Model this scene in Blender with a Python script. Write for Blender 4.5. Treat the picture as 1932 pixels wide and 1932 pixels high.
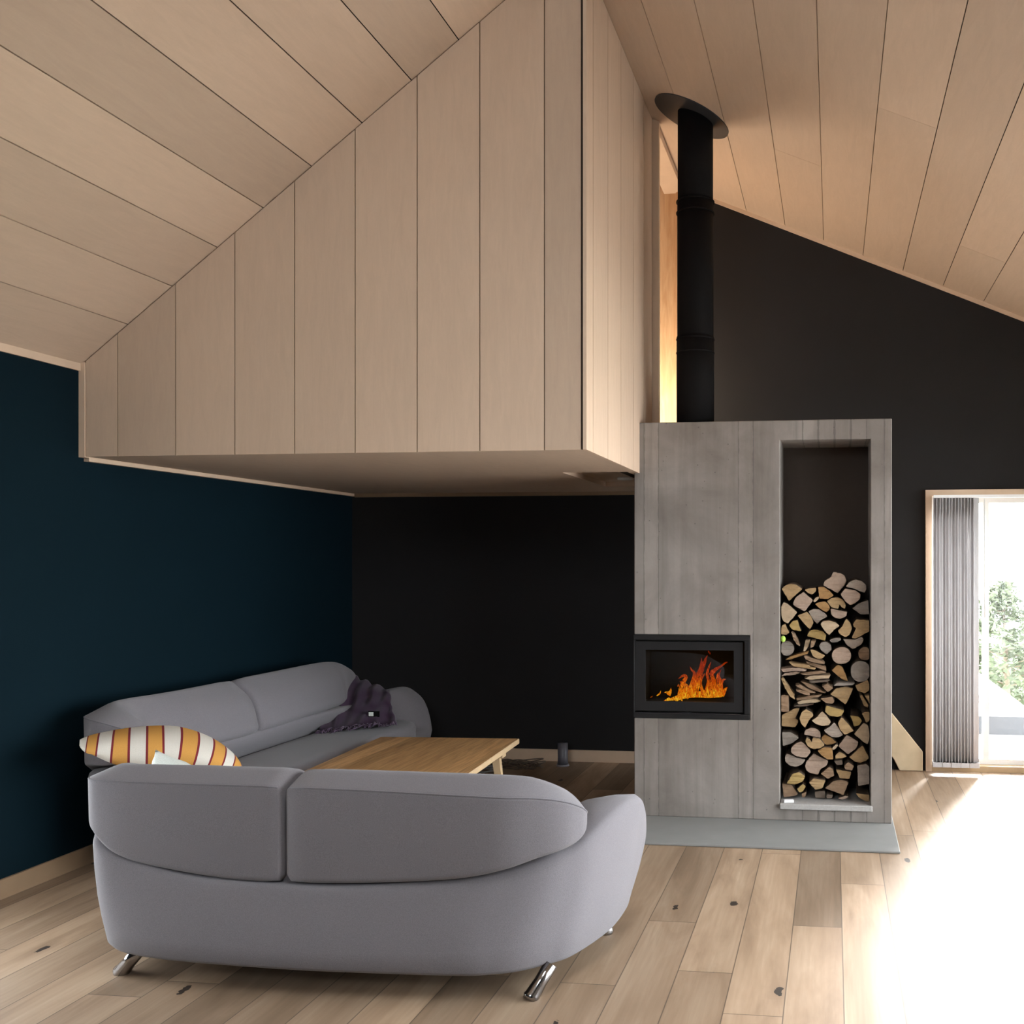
import bpy, bmesh, math, random
from mathutils import Vector, Matrix
from mathutils.geometry import tessellate_polygon
random.seed(7)
for o in list(bpy.data.objects):
    bpy.data.objects.remove(o, do_unlink=True)
SC = bpy.context.scene
COL = SC.collection

# ------------------------------------------------------------------ camera
FPX, PCX, PCY, CAMH = 1850.0, 1344.0, 1056.0, 1.6
YAW = math.atan((1572 - PCX) / FPX)
cd = bpy.data.cameras.new('camera')
cam = bpy.data.objects.new('camera', cd)
COL.objects.link(cam)
cd.sensor_width = 36.0
cd.lens = 36.0 * FPX / 1932.0
cd.shift_x = (966 - PCX) / 1932.0
cd.shift_y = (PCY - 966) / 1932.0
cd.clip_end = 300
cam.location = (0, 0, CAMH)
cam.rotation_euler = (math.pi / 2, 0, YAW)
SC.camera = cam

# ------------------------------------------------------------------ world, sun, exposure
WORLD_STRENGTH = 18.0
world = bpy.data.worlds.new('overcast_sky')
SC.world = world
world.use_nodes = True
bgn = world.node_tree.nodes['Background']
bgn.inputs['Color'].default_value = (0.90, 0.95, 1.0, 1)
bgn.inputs['Strength'].default_value = WORLD_STRENGTH
SC.view_settings.view_transform = 'Standard'
SC.view_settings.look = 'None'
SC.view_settings.gamma = 1.0
SC.view_settings.use_curve_mapping = False
SC.view_settings.exposure = 0.0

sd = bpy.data.lights.new('sun', 'SUN')
sd.energy = 34.0
sd.angle = math.radians(14)
sd.color = (1.0, 0.97, 0.93)
sun = bpy.data.objects.new('sun', sd)
COL.objects.link(sun)
sun.location = (4, 14, 6)
sun.rotation_euler = Vector((-0.24, -0.92, -0.42)).to_track_quat('-Z', 'Y').to_euler()


def portal(name, loc, direction, sx, sy):
    ld = bpy.data.lights.new(name, 'AREA')
    ld.shape = 'RECTANGLE'
    ld.size, ld.size_y = sx, sy
    ld.cycles.is_portal = True
    lo = bpy.data.objects.new(name, ld)
    COL.objects.link(lo)
    lo.location = loc
    lo.rotation_euler = Vector(direction).to_track_quat('-Z', 'Z').to_euler()
    return lo


# ------------------------------------------------------------------ room dimensions
XL, XR, YF, YB = -3.9, 2.0, -1.6, 7.59
RIDGE_X, RIDGE_Z = -1.317, 4.581
SL, SR = 0.762, 0.426
def zl(x): return RIDGE_Z + SL * (x - RIDGE_X)
def zr(x): return RIDGE_Z - SR * (x - RIDGE_X)
BFY, BFX, SOF = 4.67, -1.193, 2.137          # loft front plane, loft side plane, soffit height
# windows: (a0, a1, z0, z1)
WIN_RIGHT = (2.3, 6.9, 0.06, 2.35)
ADDED_WIN_LEFT = (2.75, 3.95, 0.12, 1.2)  # unseen window, added to light the left floor and sofa end
ADDED_WIN_GABLE = (-2.3, -0.5, 2.7, 3.9)  # unseen high window, added to light the loft front
ADDED_WIN_ROOF = (-0.668, 0.226, 0.3, 2.3)               # unseen roof window added for its light, right slope: x0, x1, y0, y1
DOOR = (0.695, 1.78, 0.0, 2.128)
portal('portal_right', (XR + 0.02, (WIN_RIGHT[0] + WIN_RIGHT[1]) / 2, 1.205), (-1, 0, 0), WIN_RIGHT[1] - WIN_RIGHT[0], 2.29)
portal('portal_left', (XL - 0.02, (ADDED_WIN_LEFT[0] + ADDED_WIN_LEFT[1]) / 2, 0.66), (1, 0, 0), ADDED_WIN_LEFT[1] - ADDED_WIN_LEFT[0], 1.08)
portal('portal_gable', ((ADDED_WIN_GABLE[0] + ADDED_WIN_GABLE[1]) / 2, YF - 0.02, 3.3), (0, 1, 0), ADDED_WIN_GABLE[1] - ADDED_WIN_GABLE[0], 1.2)
portal('portal_roof', ((ADDED_WIN_ROOF[0] + ADDED_WIN_ROOF[1]) / 2 + 0.05, (ADDED_WIN_ROOF[2] + ADDED_WIN_ROOF[3]) / 2, zr((ADDED_WIN_ROOF[0] + ADDED_WIN_ROOF[1]) / 2) + 0.13), (-SR, 0, -1), ADDED_WIN_ROOF[3] - ADDED_WIN_ROOF[2] + .02, 0.99)
portal('portal_door', ((DOOR[0] + DOOR[1]) / 2, YB + 0.1, 1.06), (0, -1, 0), DOOR[1] - DOOR[0], 2.1)

# warm lamp up in the loft, behind the opening
ld = bpy.data.lights.new('loft_lamp_light', 'POINT')
ld.energy = 85
ld.color = (1.0, 0.86, 0.67)
ld.shadow_soft_size = 0.28
lo = bpy.data.objects.new('loft_lamp_light', ld)
COL.objects.link(lo)
lo.location = (-1.62, 7.08, 2.68)


# ------------------------------------------------------------------ node helpers
class NT:
    def __init__(self, name):
        self.m = bpy.data.materials.new(name)
        self.m.use_nodes = True
        self.t = self.m.node_tree
        self.bsdf = self.t.nodes['Principled BSDF']
        self.out = self.t.nodes['Material Output']

    def n(self, typ, ins=None, **props):
        nd = self.t.nodes.new(typ)
        for k, v in props.items():
            setattr(nd, k, v)
        for k, v in (ins or {}).items():
            self.set(nd, k, v)
        return nd

    def set(self, nd, k, v):
        s = nd.inputs[k]
        if isinstance(v, bpy.types.NodeSocket):
            self.t.links.new(v, s)
        elif isinstance(v, bpy.types.Node):
            self.t.links.new(v.outputs[0], s)
        else:
            s.default_value = v

    def math(self, op, a, b=0.0, c=None):
        nd = self.t.nodes.new('ShaderNodeMath')
        nd.operation = op
        self.set(nd, 0, a)
        self.set(nd, 1, b)
        if c is not None:
            self.set(nd, 2, c)
        return nd.outputs[0]

    def mix(self, f, a, b, typ='MIX'):
        nd = self.t.nodes.new('ShaderNodeMix')
        nd.data_type = 'RGBA'
        nd.blend_type = typ
        self.set(nd, 0, f)
        self.set(nd, 6, a)
        self.set(nd, 7, b)
        return nd.outputs[2]

    def ramp(self, f, stops):
        nd = self.t.nodes.new('ShaderNodeValToRGB')
        self.set(nd, 0, f)
        cr = nd.color_ramp
        while len(cr.elements) < len(stops):
            cr.elements.new(0.5)
        for e, (p, c) in zip(cr.elements, stops):
            e.position = p
            e.color = c if len(c) == 4 else (*c, 1)
        return nd.outputs[0]

    def noise(self, vec, scale, detail=3.0, rough=0.5, dist=0.0):
        nd = self.n('ShaderNodeTexNoise', {'Vector': vec, 'Scale': scale, 'Detail': detail, 'Roughness': rough, 'Distortion': dist})
        return nd.outputs[0]

    def mapping(self, vec, scale=(1, 1, 1), loc=(0, 0, 0), rot=(0, 0, 0)):
        return self.n('ShaderNodeMapping', {'Vector': vec, 'Scale': scale, 'Location': loc, 'Rotation': rot}).outputs[0]

    def obj(self):
        return self.n('ShaderNodeTexCoord').outputs['Object']

    def bump(self, h, strength=0.2, dist=0.01):
        nd = self.n('ShaderNodeBump', {'Height': h, 'Strength': strength, 'Distance': dist})
        self.set(self.bsdf, 'Normal', nd.outputs[0])

    def base(self, c, rough=0.5, spec=None, metal=None):
        self.set(self.bsdf, 'Base Color', c)
        self.set(self.bsdf, 'Roughness', rough)
        if spec is not None:
            self.set(self.bsdf, 'Specular IOR Level', spec)
        if metal is not None:
            self.set(self.bsdf, 'Metallic', metal)
        return self.m


def rgb(r, g, b):
    return (r, g, b, 1.0)


def plain(name, c, rough=0.6, spec=0.4, metal=0.0, var=0.08, scale=30):
    t = NT(name)
    f = t.noise(t.obj(), scale)
    c1 = tuple(x * (1 - var) for x in c) + (1,)
    c2 = tuple(min(1, x * (1 + var)) for x in c) + (1,)
    return t.base(t.mix(f, c1, c2), rough, spec, metal)


def plywood(name, c, axis):
    """pale sheet wood; each board carries a 'tone' attribute; grain runs along the given axis"""
    t = NT(name)
    o = t.obj()
    at = t.n('ShaderNodeAttribute', attribute_name='tone')
    tone = at.outputs['Fac']
    off = t.n('ShaderNodeVectorMath', {0: o}, operation='ADD')
    comb = t.n('ShaderNodeCombineXYZ', {0: t.math('MULTIPLY', tone, 31.0), 1: t.math('MULTIPLY', tone, 17.0), 2: t.math('MULTIPLY', tone, 23.0)})
    t.set(off, 1, comb)
    sc = {'x': (2.0, 14, 14), 'y': (14, 2.0, 14), 'z': (14, 14, 2.0)}[axis]
    v = t.mapping(off.outputs[0], sc)
    g = t.noise(v, 1.6, 5, 0.6, 1.2)
    fine = t.noise(t.mapping(off.outputs[0], tuple(s * 5 for s in sc)), 2.2, 3, 0.6)
    speck = t.noise(off.outputs[0], 55, 2, 0.7)
    cc = t.mix(g, tuple(x * 0.86 for x in c) + (1,), tuple(min(1, x * 1.1) for x in c) + (1,))
    cc = t.mix(t.math('MULTIPLY', fine, 0.22), cc, tuple(x * 0.72 for x in c) + (1,))
    cc = t.mix(t.math('MULTIPLY', speck, 0.16), cc, tuple(x * 0.75 for x in c) + (1,))
    tc = t.n('ShaderNodeCombineXYZ', {0: tone, 1: t.math('MULTIPLY_ADD', tone, 0.96, 0.04), 2: t.math('MULTIPLY_ADD', tone, 0.9, 0.1)})
    cc = t.mix(1.0, cc, tc.outputs[0], 'MULTIPLY')
    t.bump(speck, 0.06, 0.002)
    return t.base(cc, 0.55, 0.25)


WOODC = (0.60, 0.445, 0.325)
M = {}
M['ply_y'] = plywood('pale_plywood_lengthwise', WOODC, 'y')
M['ply_z'] = plywood('pale_plywood_upright', WOODC, 'z')
M['gap'] = plain('shadow_gap_dark', (0.035, 0.026, 0.02), 0.9, 0.1)
M['trim'] = plain('pale_wood_trim', (0.58, 0.43, 0.31), 0.55, 0.25, scale=12)
M['pine_dark'] = plain('stained_wood_trim', (0.26, 0.17, 0.10), 0.5, 0.3, scale=12)
M['teal'] = plain('teal_black_wall_paint', (0.003, 0.0105, 0.0155), 0.75, 0.06, scale=3)
M['char'] = plain('charcoal_wall_paint', (0.0225, 0.0212, 0.0212), 0.8, 0.04, scale=3)
M['white'] = plain('white_paint', (0.78, 0.78, 0.77), 0.5, 0.4, scale=5, var=0.02)
M['black'] = plain('matt_black_steel', (0.006, 0.0055, 0.0055), 0.75, 0.08)
M['blackframe'] = plain('black_cast_iron', (0.013, 0.012, 0.012), 0.7, 0.15)
M['grey_plate'] = plain('black_enamel_plate', (0.03, 0.03, 0.032), 0.42, 0.4)
M['chrome'] = plain('polished_chrome', (0.30, 0.29, 0.29), 0.16, 0.5, 1.0, 0.02)
M['chrome_dark'] = plain('dark_steel', (0.14, 0.14, 0.15), 0.25, 0.5, 1.0, 0.02)
M['brick_fire'] = plain('dark_fire_lining', (0.018, 0.018, 0.015), 0.85, 0.1)


def oak_floor():
    t = NT('oak_floorboards')
    o = t.obj()
    sep = t.n('ShaderNodeSeparateXYZ', {0: o})
    W = 0.2125
    bx = t.math('DIVIDE', t.math('ADD', sep.outputs[0], 0.812 + 20 * W), W)
    bi = t.math('FLOOR', bx)
    fx = t.math('FRACT', bx)
    rnd = t.n('ShaderNodeTexWhiteNoise', {'W': bi}, noise_dimensions='1D').outputs[0]
    L = 1.9
    by = t.math('DIVIDE', t.math('ADD', sep.outputs[1], t.math('MULTIPLY_ADD', rnd, 7.7, 9.0)), L)
    yi = t.math('FLOOR', by)
    fy = t.math('FRACT', by)
    idn = t.math('ADD', t.math('MULTIPLY', bi, 7.13), t.math('MULTIPLY', yi, 3.71))
    wn = t.n('ShaderNodeTexWhiteNoise', {'W': idn}, noise_dimensions='1D')
    tone = wn.outputs[0]
    # grain coordinates shifted per board
    sh = t.n('ShaderNodeVectorMath', {0: o}, operation='ADD')
    t.set(sh, 1, t.n('ShaderNodeCombineXYZ', {0: t.math('MULTIPLY', tone, 13.0), 1: t.math('MULTIPLY', tone, 29.0), 2: t.math('MULTIPLY', tone, 5.0)}))
    v = sh.outputs[0]
    broad = t.noise(t.mapping(v, (7, 1.1, 1)), 1.0, 4, 0.55, 0.8)
    grain = t.noise(t.mapping(v, (46, 2.2, 1)), 1.0, 5, 0.65, 1.4)
    wv = t.n('ShaderNodeTexWave', {'Vector': t.mapping(v, (5.5, 0.55, 1)), 'Scale': 2.0, 'Distortion': 6.0, 'Detail': 3.0, 'Detail Scale': 1.2}, wave_type='BANDS', bands_direction='X').outputs[1]
    c = t.ramp(broad, [(0.25, (0.19, 0.125, 0.078)), (0.5, (0.32, 0.222, 0.147)), (0.78, (0.43, 0.32, 0.225))])
    c = t.mix(t.math('MULTIPLY', grain, 0.5), c, rgb(0.20, 0.13, 0.08))
    c = t.mix(t.math('MULTIPLY', wv, 0.14), c, rgb(0.20, 0.135, 0.085))
    tn = t.math('MULTIPLY_ADD', tone, 0.55, 0.70)
    c = t.mix(1.0, c, t.n('ShaderNodeCombineXYZ', {0: tn, 1: tn, 2: tn}).outputs[0], 'MULTIPLY')
    # knots
    kn = t.n('ShaderNodeTexVoronoi', {'Vector': t.mapping(v, (5.6, 2.5, 1)), 'Scale': 1.0, 'Randomness': 1.0}, feature='F1')
    kd = t.math('ADD', kn.outputs['Distance'], t.math('MULTIPLY', t.noise(v, 30, 4), 0.2))
    kc = t.n('ShaderNodeSeparateColor', {0: kn.outputs['Color']}).outputs[0]
    kf = t.math('MULTIPLY', t.math('LESS_THAN', kd, 0.185), t.math('LESS_THAN', kc, 0.5))
    halo = t.math('MULTIPLY', t.math('SUBTRACT', 1.0, t.n('ShaderNodeMapRange', {'Value': kd, 'From Min': 0.16, 'From Max': 0.46}).outputs[0]), t.math('LESS_THAN', kc, 0.5))
    c = t.mix(t.math('MULTIPLY', halo, 0.42), c, rgb(0.20, 0.13, 0.08))
    c = t.mix(t.math('MULTIPLY', kf, 0.95), c, rgb(0.022, 0.016, 0.013))
    # joints
    e = t.math('MINIMUM', fx, t.math('SUBTRACT', 1.0, fx))
    e2 = t.math('MINIMUM', fy, t.math('SUBTRACT', 1.0, fy))
    jx = t.math('LESS_THAN', e, 0.010)
    jy = t.math('LESS_THAN', e2, 0.0011)
    j = t.math('MAXIMUM', jx, jy)
    c = t.mix(t.math('MULTIPLY', j, 0.8), c, rgb(0.07, 0.048, 0.033))
    t.bump(t.math('SUBTRACT', t.math('MULTIPLY', grain, 0.2), j), 0.25, 0.003)
    return t.base(c, t.math('MULTIPLY_ADD', grain, 0.15, 0.45), 0.25)


def concrete():
    t = NT('board_marked_concrete')
    o = t.obj()
    sep = t.n('ShaderNodeSeparateXYZ', {0: o})
    bx = t.math('DIVIDE', t.math('ADD', sep.outputs[0], 3.03), 0.098)
    bi = t.math('FLOOR', bx)
    fx = t.math('FRACT', bx)
    r = t.n('ShaderNodeTexWhiteNoise', {'W': bi}, noise_dimensions='1D').outputs[0]
    cloud = t.noise(o, 2.2, 5, 0.6, 0.5)
    streak = t.noise(t.mapping(o, (11, 11, 0.8)), 1.0, 6, 0.62, 0.5)
    speck = t.noise(o, 90, 2, 0.6)
    c = t.ramp(cloud, [(0.28, (0.170, 0.147, 0.128)), (0.7, (0.285, 0.253, 0.228))])
    c = t.mix(t.n('ShaderNodeMapRange', {'Value': streak, 'From Min': 0.44, 'From Max': 0.74, 'To Max': 0.5}).outputs[0], c, rgb(0.115, 0.096, 0.082))
    tn = t.math('MULTIPLY_ADD', r, 0.16, 0.92)
    c = t.mix(1.0, c, t.n('ShaderNodeCombineXYZ', {0: tn, 1: tn, 2: tn}).outputs[0], 'MULTIPLY')
    edge = t.math('MINIMUM', fx, t.math('SUBTRACT', 1.0, fx))
    sel = t.math('GREATER_THAN', r, 0.42)
    ln = t.math('MULTIPLY', t.math('LESS_THAN', edge, t.math('MULTIPLY_ADD', t.noise(t.mapping(o, (3, 3, 7)), 3.0), 0.17, -0.02)), sel)
    c = t.mix(t.math('MULTIPLY', ln, 0.6), c, rgb(0.10, 0.088, 0.078))
    c = t.mix(t.math('MULTIPLY', speck, 0.12), c, rgb(0.12, 0.11, 0.1))
    pit = t.n('ShaderNodeTexVoronoi', {'Vector': o, 'Scale': 17.0}).outputs['Distance']
    c = t.mix(t.math('MULTIPLY', t.math('LESS_THAN', pit, 0.07), 0.5), c, rgb(0.07, 0.06, 0.055))
    t.bump(t.math('ADD', t.math('MULTIPLY', speck, 0.3), t.math('SUBTRACT', t.math('MULTIPLY', streak, 0.5), ln)), 0.25, 0.004)
    return t.base(c, 0.8, 0.2)


def fabric(name, c):
    t = NT(name)
    o = t.obj()
    a = t.noise(o, 420, 2, 0.7)
    b = t.noise(t.mapping(o, (90, 90, 14)), 3.0, 2, 0.6)
    cc = t.mix(a, tuple(x * 0.5 for x in c) + (1,), tuple(min(1, x * 1.55) for x in c) + (1,))
    cc = t.mix(t.math('MULTIPLY', b, 0.22), cc, tuple(x * 0.7 for x in c) + (1,))
    t.bump(a, 0.25, 0.002)
    t.base(cc, 0.95, 0.12)
    t.set(t.bsdf, 'Sheen Weight', 0.15)
    t.set(t.bsdf, 'Sheen Roughness', 0.6)
    return t.m


M['floor'] = oak_floor()
M['concrete'] = concrete()
M['fabric'] = fabric('grey_wool_upholstery', (0.15, 0.138, 0.147))
M['seam'] = fabric('grey_seam_cord', (0.14, 0.13, 0.14))
M['hearth'] = plain('grey_stone_slab', (0.205, 0.20, 0.192), 0.6, 0.25, scale=7, var=0.10)
M['throw'] = fabric('purple_knit', (0.032, 0.010, 0.034))
M['fringe'] = fabric('purple_fringe_yarn', (0.10, 0.062, 0.105))
M['blind'] = None


def mk_blind():
    t = NT('grey_blind_fabric')
    t.base(rgb(0.50, 0.48, 0.485), 0.85, 0.1)
    tr = t.n('ShaderNodeBsdfTranslucent', {'Color': rgb(0.50, 0.48, 0.485)})
    mx = t.n('ShaderNodeMixShader', {0: 0.13, 1: t.bsdf.outputs[0], 2: tr.outputs[0]})
    t.t.links.new(mx.outputs[0], t.out.inputs[0])
    return t.m


M['blind'] = mk_blind()


def mk_glass(name, tint, fac=0.07):
    t = NT(name)
    gl = t.n('ShaderNodeBsdfGlossy', {'Color': rgb(1, 1, 1), 'Roughness': 0.02})
    tp = t.n('ShaderNodeBsdfTransparent', {'Color': (*tint, 1)})
    fr = t.n('ShaderNodeFresnel', {'IOR': 1.45})
    mx = t.n('ShaderNodeMixShader', {0: t.math('MULTIPLY', fr.outputs[0], 0.8), 1: tp.outputs[0], 2: gl.outputs[0]})
    t.t.links.new(mx.outputs[0], t.out.inputs[0])
    return t.m


M['glass'] = mk_glass('window_glass', (0.97, 0.98, 0.98))
M['stove_glass'] = mk_glass('stove_glass', (0.86, 0.87, 0.82))


def mk_table():
    t = NT('oak_table_planks')
    o = t.obj()
    sep = t.n('ShaderNodeSeparateXYZ', {0: o})
    bi = t.math('FLOOR', t.math('DIVIDE', t.math('ADD', sep.outputs[0], 5.0), 0.115))
    fx = t.math('FRACT', t.math('DIVIDE', t.math('ADD', sep.outputs[0], 5.0), 0.115))
    r = t.n('ShaderNodeTexWhiteNoise', {'W': bi}, noise_dimensions='1D').outputs[0]
    v = t.n('ShaderNodeVectorMath', {0: o}, operation='ADD')
    t.set(v, 1, t.n('ShaderNodeCombineXYZ', {0: t.math('MULTIPLY', r, 9.0), 1: t.math('MULTIPLY', r, 5.0), 2: 0.0}))
    g = t.noise(t.mapping(v.outputs[0], (38, 3, 3)), 1.0, 5, 0.6, 1.0)
    c = t.ramp(g, [(0.3, (0.30, 0.155, 0.062)), (0.55, (0.54, 0.31, 0.135)), (0.8, (0.66, 0.42, 0.21))])
    tn = t.math('MULTIPLY_ADD', r, 0.35, 0.8)
    c = t.mix(1.0, c, t.n('ShaderNodeCombineXYZ', {0: tn, 1: tn, 2: tn}).outputs[0], 'MULTIPLY')
    c = t.mix(t.math('MULTIPLY', t.math('LESS_THAN', fx, 0.02), 0.6), c, rgb(0.06, 0.035, 0.02))
    return t.base(c, 0.38, 0.4)


M['table'] = mk_table()
M['table_edge'] = plain('pale_oak_edge', (0.44, 0.31, 0.18), 0.45, 0.35, scale=14, var=0.15)
M['stringer'] = plain('knotty_pine_board', (0.52, 0.40, 0.26), 0.55, 0.3, scale=9, var=0.2)


def mk_stripe():
    t = NT('striped_cotton')
    uv = t.n('ShaderNodeUVMap', uv_map='UVMap').outputs[0]
    sep = t.n('ShaderNodeSeparateXYZ', {0: uv})
    x = t.math('FRACT', t.math('MULTIPLY_ADD', sep.outputs[0], 6.7, 0.53))
    weave = t.math('MULTIPLY', t.n('ShaderNodeTexWave', {'Vector': t.mapping(uv, (62, 1, 1)), 'Scale': 1.0}).outputs[1], 0.25)
    n = t.noise(t.mapping(uv, (80, 60, 1)), 3.0)
    orange = t.mix(n, rgb(0.42, 0.20, 0.045), rgb(0.56, 0.29, 0.075))
    cream = t.mix(t.math('MULTIPLY', t.math('ADD', n, weave), 0.6), rgb(0.64, 0.60, 0.53), rgb(0.40, 0.36, 0.31))
    isor = t.math('LESS_THAN', x, 0.5)
    c = t.mix(isor, cream, orange)
    ed = t.math('MINIMUM', t.math('ABSOLUTE', t.math('SUBTRACT', x, 0.5)), t.math('MINIMUM', x, t.math('SUBTRACT', 1.0, x)))
    c = t.mix(t.math('LESS_THAN', ed, 0.035), c, rgb(0.16, 0.022, 0.028))
    t.bump(n, 0.2, 0.002)
    return t.base(c, 0.9, 0.1)


M['stripe'] = mk_stripe()
M['cream'] = fabric('pale_cream_cotton', (0.62, 0.66, 0.60))


def mk_endgrain(name, c):
    t = NT(name)
    tc = t.n('ShaderNodeTexCoord')
    o = tc.outputs['Object']
    rn = t.n('ShaderNodeObjectInfo').outputs['Random']
    v = t.n('ShaderNodeVectorMath', {0: o}, operation='ADD')
    t.set(v, 1, t.n('ShaderNodeCombineXYZ', {0: t.math('MULTIPLY', rn, 0.05), 1: 0.0, 2: t.math('MULTIPLY', rn, -0.04)}))
    wv = t.n('ShaderNodeTexWave', {'Vector': t.mapping(v.outputs[0], (1, 0.02, 1)), 'Scale': 62.0, 'Distortion': 2.5, 'Detail': 2.0}, wave_type='RINGS', rings_direction='Y').outputs[1]
    n = t.noise(o, 38, 4, 0.65)
    sp = t.noise(o, 260, 2, 0.6)
    cc = t.mix(n, tuple(x * 0.62 for x in c) + (1,), tuple(min(1, x * 1.28) for x in c) + (1,))
    cc = t.mix(t.math('MULTIPLY', wv, 0.16), cc, tuple(x * 0.45 for x in c) + (1,))
    cc = t.mix(t.math('MULTIPLY', sp, 0.3), cc, tuple(x * 0.6 for x in c) + (1,))
    t.bump(sp, 0.3, 0.003)
    return t.base(cc, 0.85, 0.15)


LOGC = {'honey': (0.47, 0.315, 0.165), 'pale': (0.56, 0.42, 0.28), 'greyish': (0.40, 0.325, 0.265), 'pinkish': (0.46, 0.335, 0.255),
        'yellowish': (0.47, 0.325, 0.13), 'brown': (0.33, 0.215, 0.135), 'orange': (0.42, 0.24, 0.10), 'weathered': (0.31, 0.265, 0.225), 'dark': (0.2, 0.15, 0.115)}
for k, c in LOGC.items():
    c = tuple(x * .78 for x in c)
    M['log_' + k] = mk_endgrain('split_wood_' + k, c)
M['bark'] = plain('log_bark', (0.10, 0.07, 0.05), 0.9, 0.1, scale=60, var=0.5)


# ------------------------------------------------------------------ mesh helpers
def link(name, bm, mats, parent=None, smooth=False, recalc=True):
    if recalc:
        bmesh.ops.recalc_face_normals(bm, faces=bm.faces)
    me = bpy.data.meshes.new(name)
    bm.to_mesh(me)
    bm.free()
    if not isinstance(mats, (list, tuple)):
        mats = [mats]
    for m in mats:
        me.materials.append(m)
    if smooth:
        for p in me.polygons:
            p.use_smooth = True
    ob = bpy.data.objects.new(name, me)
    COL.objects.link(ob)
    if parent:
        ob.parent = parent
        ob.matrix_parent_inverse = parent.matrix_world.inverted()
    return ob


def empty(name, loc=(0, 0, 0)):
    e = bpy.data.objects.new(name, None)
    e.location = loc
    e.empty_display_size = 0.1
    COL.objects.link(e)
    e.matrix_world = Matrix.Translation(loc)
    return e


def tag(o, label, cat, group=None, kind=None):
    o['label'] = label
    o['category'] = cat
    if group:
        o['group'] = group
    if kind:
        o['kind'] = kind
    return o


def struct(o, label=None):
    o['kind'] = 'structure'
    if label:
        o['label'] = label
    return o


def box(bm, x0, x1, y0, y1, z0, z1, mat=0):
    vs = [bm.verts.new(p) for p in [(x0, y0, z0), (x1, y0, z0), (x1, y1, z0), (x0, y1, z0), (x0, y0, z1), (x1, y0, z1), (x1, y1, z1), (x0, y1, z1)]]
    fs = []
    for q in [(0, 3, 2, 1), (4, 5, 6, 7), (0, 1, 5, 4), (1, 2, 6, 5), (2, 3, 7, 6), (3, 0, 4, 7)]:
        f = bm.faces.new([vs[i] for i in q])
        f.material_index = mat
        fs.append(f)
    return fs


def bevel(ob, w, seg=2, ang=30):
    md = ob.modifiers.new('bevel', 'BEVEL')
    md.width = w
    md.segments = seg
    md.limit_method = 'ANGLE'
    md.angle_limit = math.radians(ang)
    md.harden_normals = False
    return ob


def hexa(bm, bottom, top, mat=0, tone=None, lay=None):
    """solid between two quads (lists of 4 points)"""
    a = [bm.verts.new(p) for p in bottom]
    b = [bm.verts.new(p) for p in top]
    n = len(a)
    fs = [bm.faces.new(a[::-1]), bm.faces.new(b)]
    for i in range(n):
        fs.append(bm.faces.new([a[i], a[(i + 1) % n], b[(i + 1) % n], b[i]]))
    for f in fs:
        f.material_index = mat
        if lay is not None:
            f[lay] = tone
    return fs


def tube(bm, pts, radii, seg=12, cap=True, mat=0):
    pts = [Vector(p) for p in pts]
    if not isinstance(radii, (list, tuple)):
        radii = [radii] * len(pts)
    rings = []
    up = Vector((0, 0, 1))
    prev = None
    for i, p in enumerate(pts):
        d = (pts[min(i + 1, len(pts) - 1)] - pts[max(i - 1, 0)]).normalized()
        if prev is None:
            a = d.cross(up)
            if a.length < 1e-3:
                a = d.cross(Vector((1, 0, 0)))
        else:
            a = prev - d * prev.dot(d)
        a.normalize()
        prev = a
        b = d.cross(a)
        r = radii[i]
        rings.append([bm.verts.new(p + (a * math.cos(2 * math.pi * k / seg) + b * math.sin(2 * math.pi * k / seg)) * r) for k in range(seg)])
    for i in range(len(rings) - 1):
        for k in range(seg):
            f = bm.faces.new([rings[i][k], rings[i][(k + 1) % seg], rings[i + 1][(k + 1) % seg], rings[i + 1][k]])
            f.material_index = mat
    if cap:
        bm.faces.new(rings[0][::-1]).material_index = mat
        bm.faces.new(rings[-1]).material_index = mat
    return rings


def catmull(pts, n, closed=False):
    """pts: list of tuples (any dimension); n samples between neighbours"""
    P = [tuple(map(float, p)) for p in pts]
    N = len(P)
    out = []
    rng = N if closed else N - 1
    for i in range(rng):
        p1, p2 = P[i], P[(i + 1) % N]
        p0 = P[(i - 1) % N] if (closed or i > 0) else tuple(2 * a - b for a, b in zip(p1, p2))
        p3 = P[(i + 2) % N] if (closed or i + 2 < N) else tuple(2 * b - a for a, b in zip(p1, p2))
        for k in range(n):
            t = k / n
            out.append(tuple(0.5 * (2 * b + (c - a) * t + (2 * a - 5 * b + 4 * c - d) * t * t + (3 * b - a - 3 * c + d) * t ** 3) for a, b, c, d in zip(p0, p1, p2, p3)))
    if not closed:
        out.append(P[-1])
    return out


def fill(bm, loop):
    """triangulate a (possibly concave, slightly non planar) vertex loop seen from above"""
    co = [Vector((v.co.x, v.co.y, 0)) for v in loop]
    fs = []
    for tri in tessellate_polygon([co]):
        try:
            fs.append(bm.faces.new([loop[i] for i in tri]))
        except ValueError:
            pass
    return fs


_f = Vector((-math.sin(YAW), math.cos(YAW), 0))
_r = Vector((math.cos(YAW), math.sin(YAW), 0))
def unproj_y(px, py, Y):
    """where a spot measured in the photograph lies on the upright plane at depth Y"""
    d = _f + _r * ((px - PCX) / FPX) - Vector((0, 0, 1)) * ((py - PCY) / FPX)
    return Vector((0, 0, CAMH)) + d * (Y / d.y)


# ================================================================== SETTING
# floor
bm = bmesh.new()
box(bm, XL, XR, YF, YB, -0.12, 0.0)
struct(link('floor', bm, M['floor']), 'wide oak floorboards with dark knots')

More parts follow.
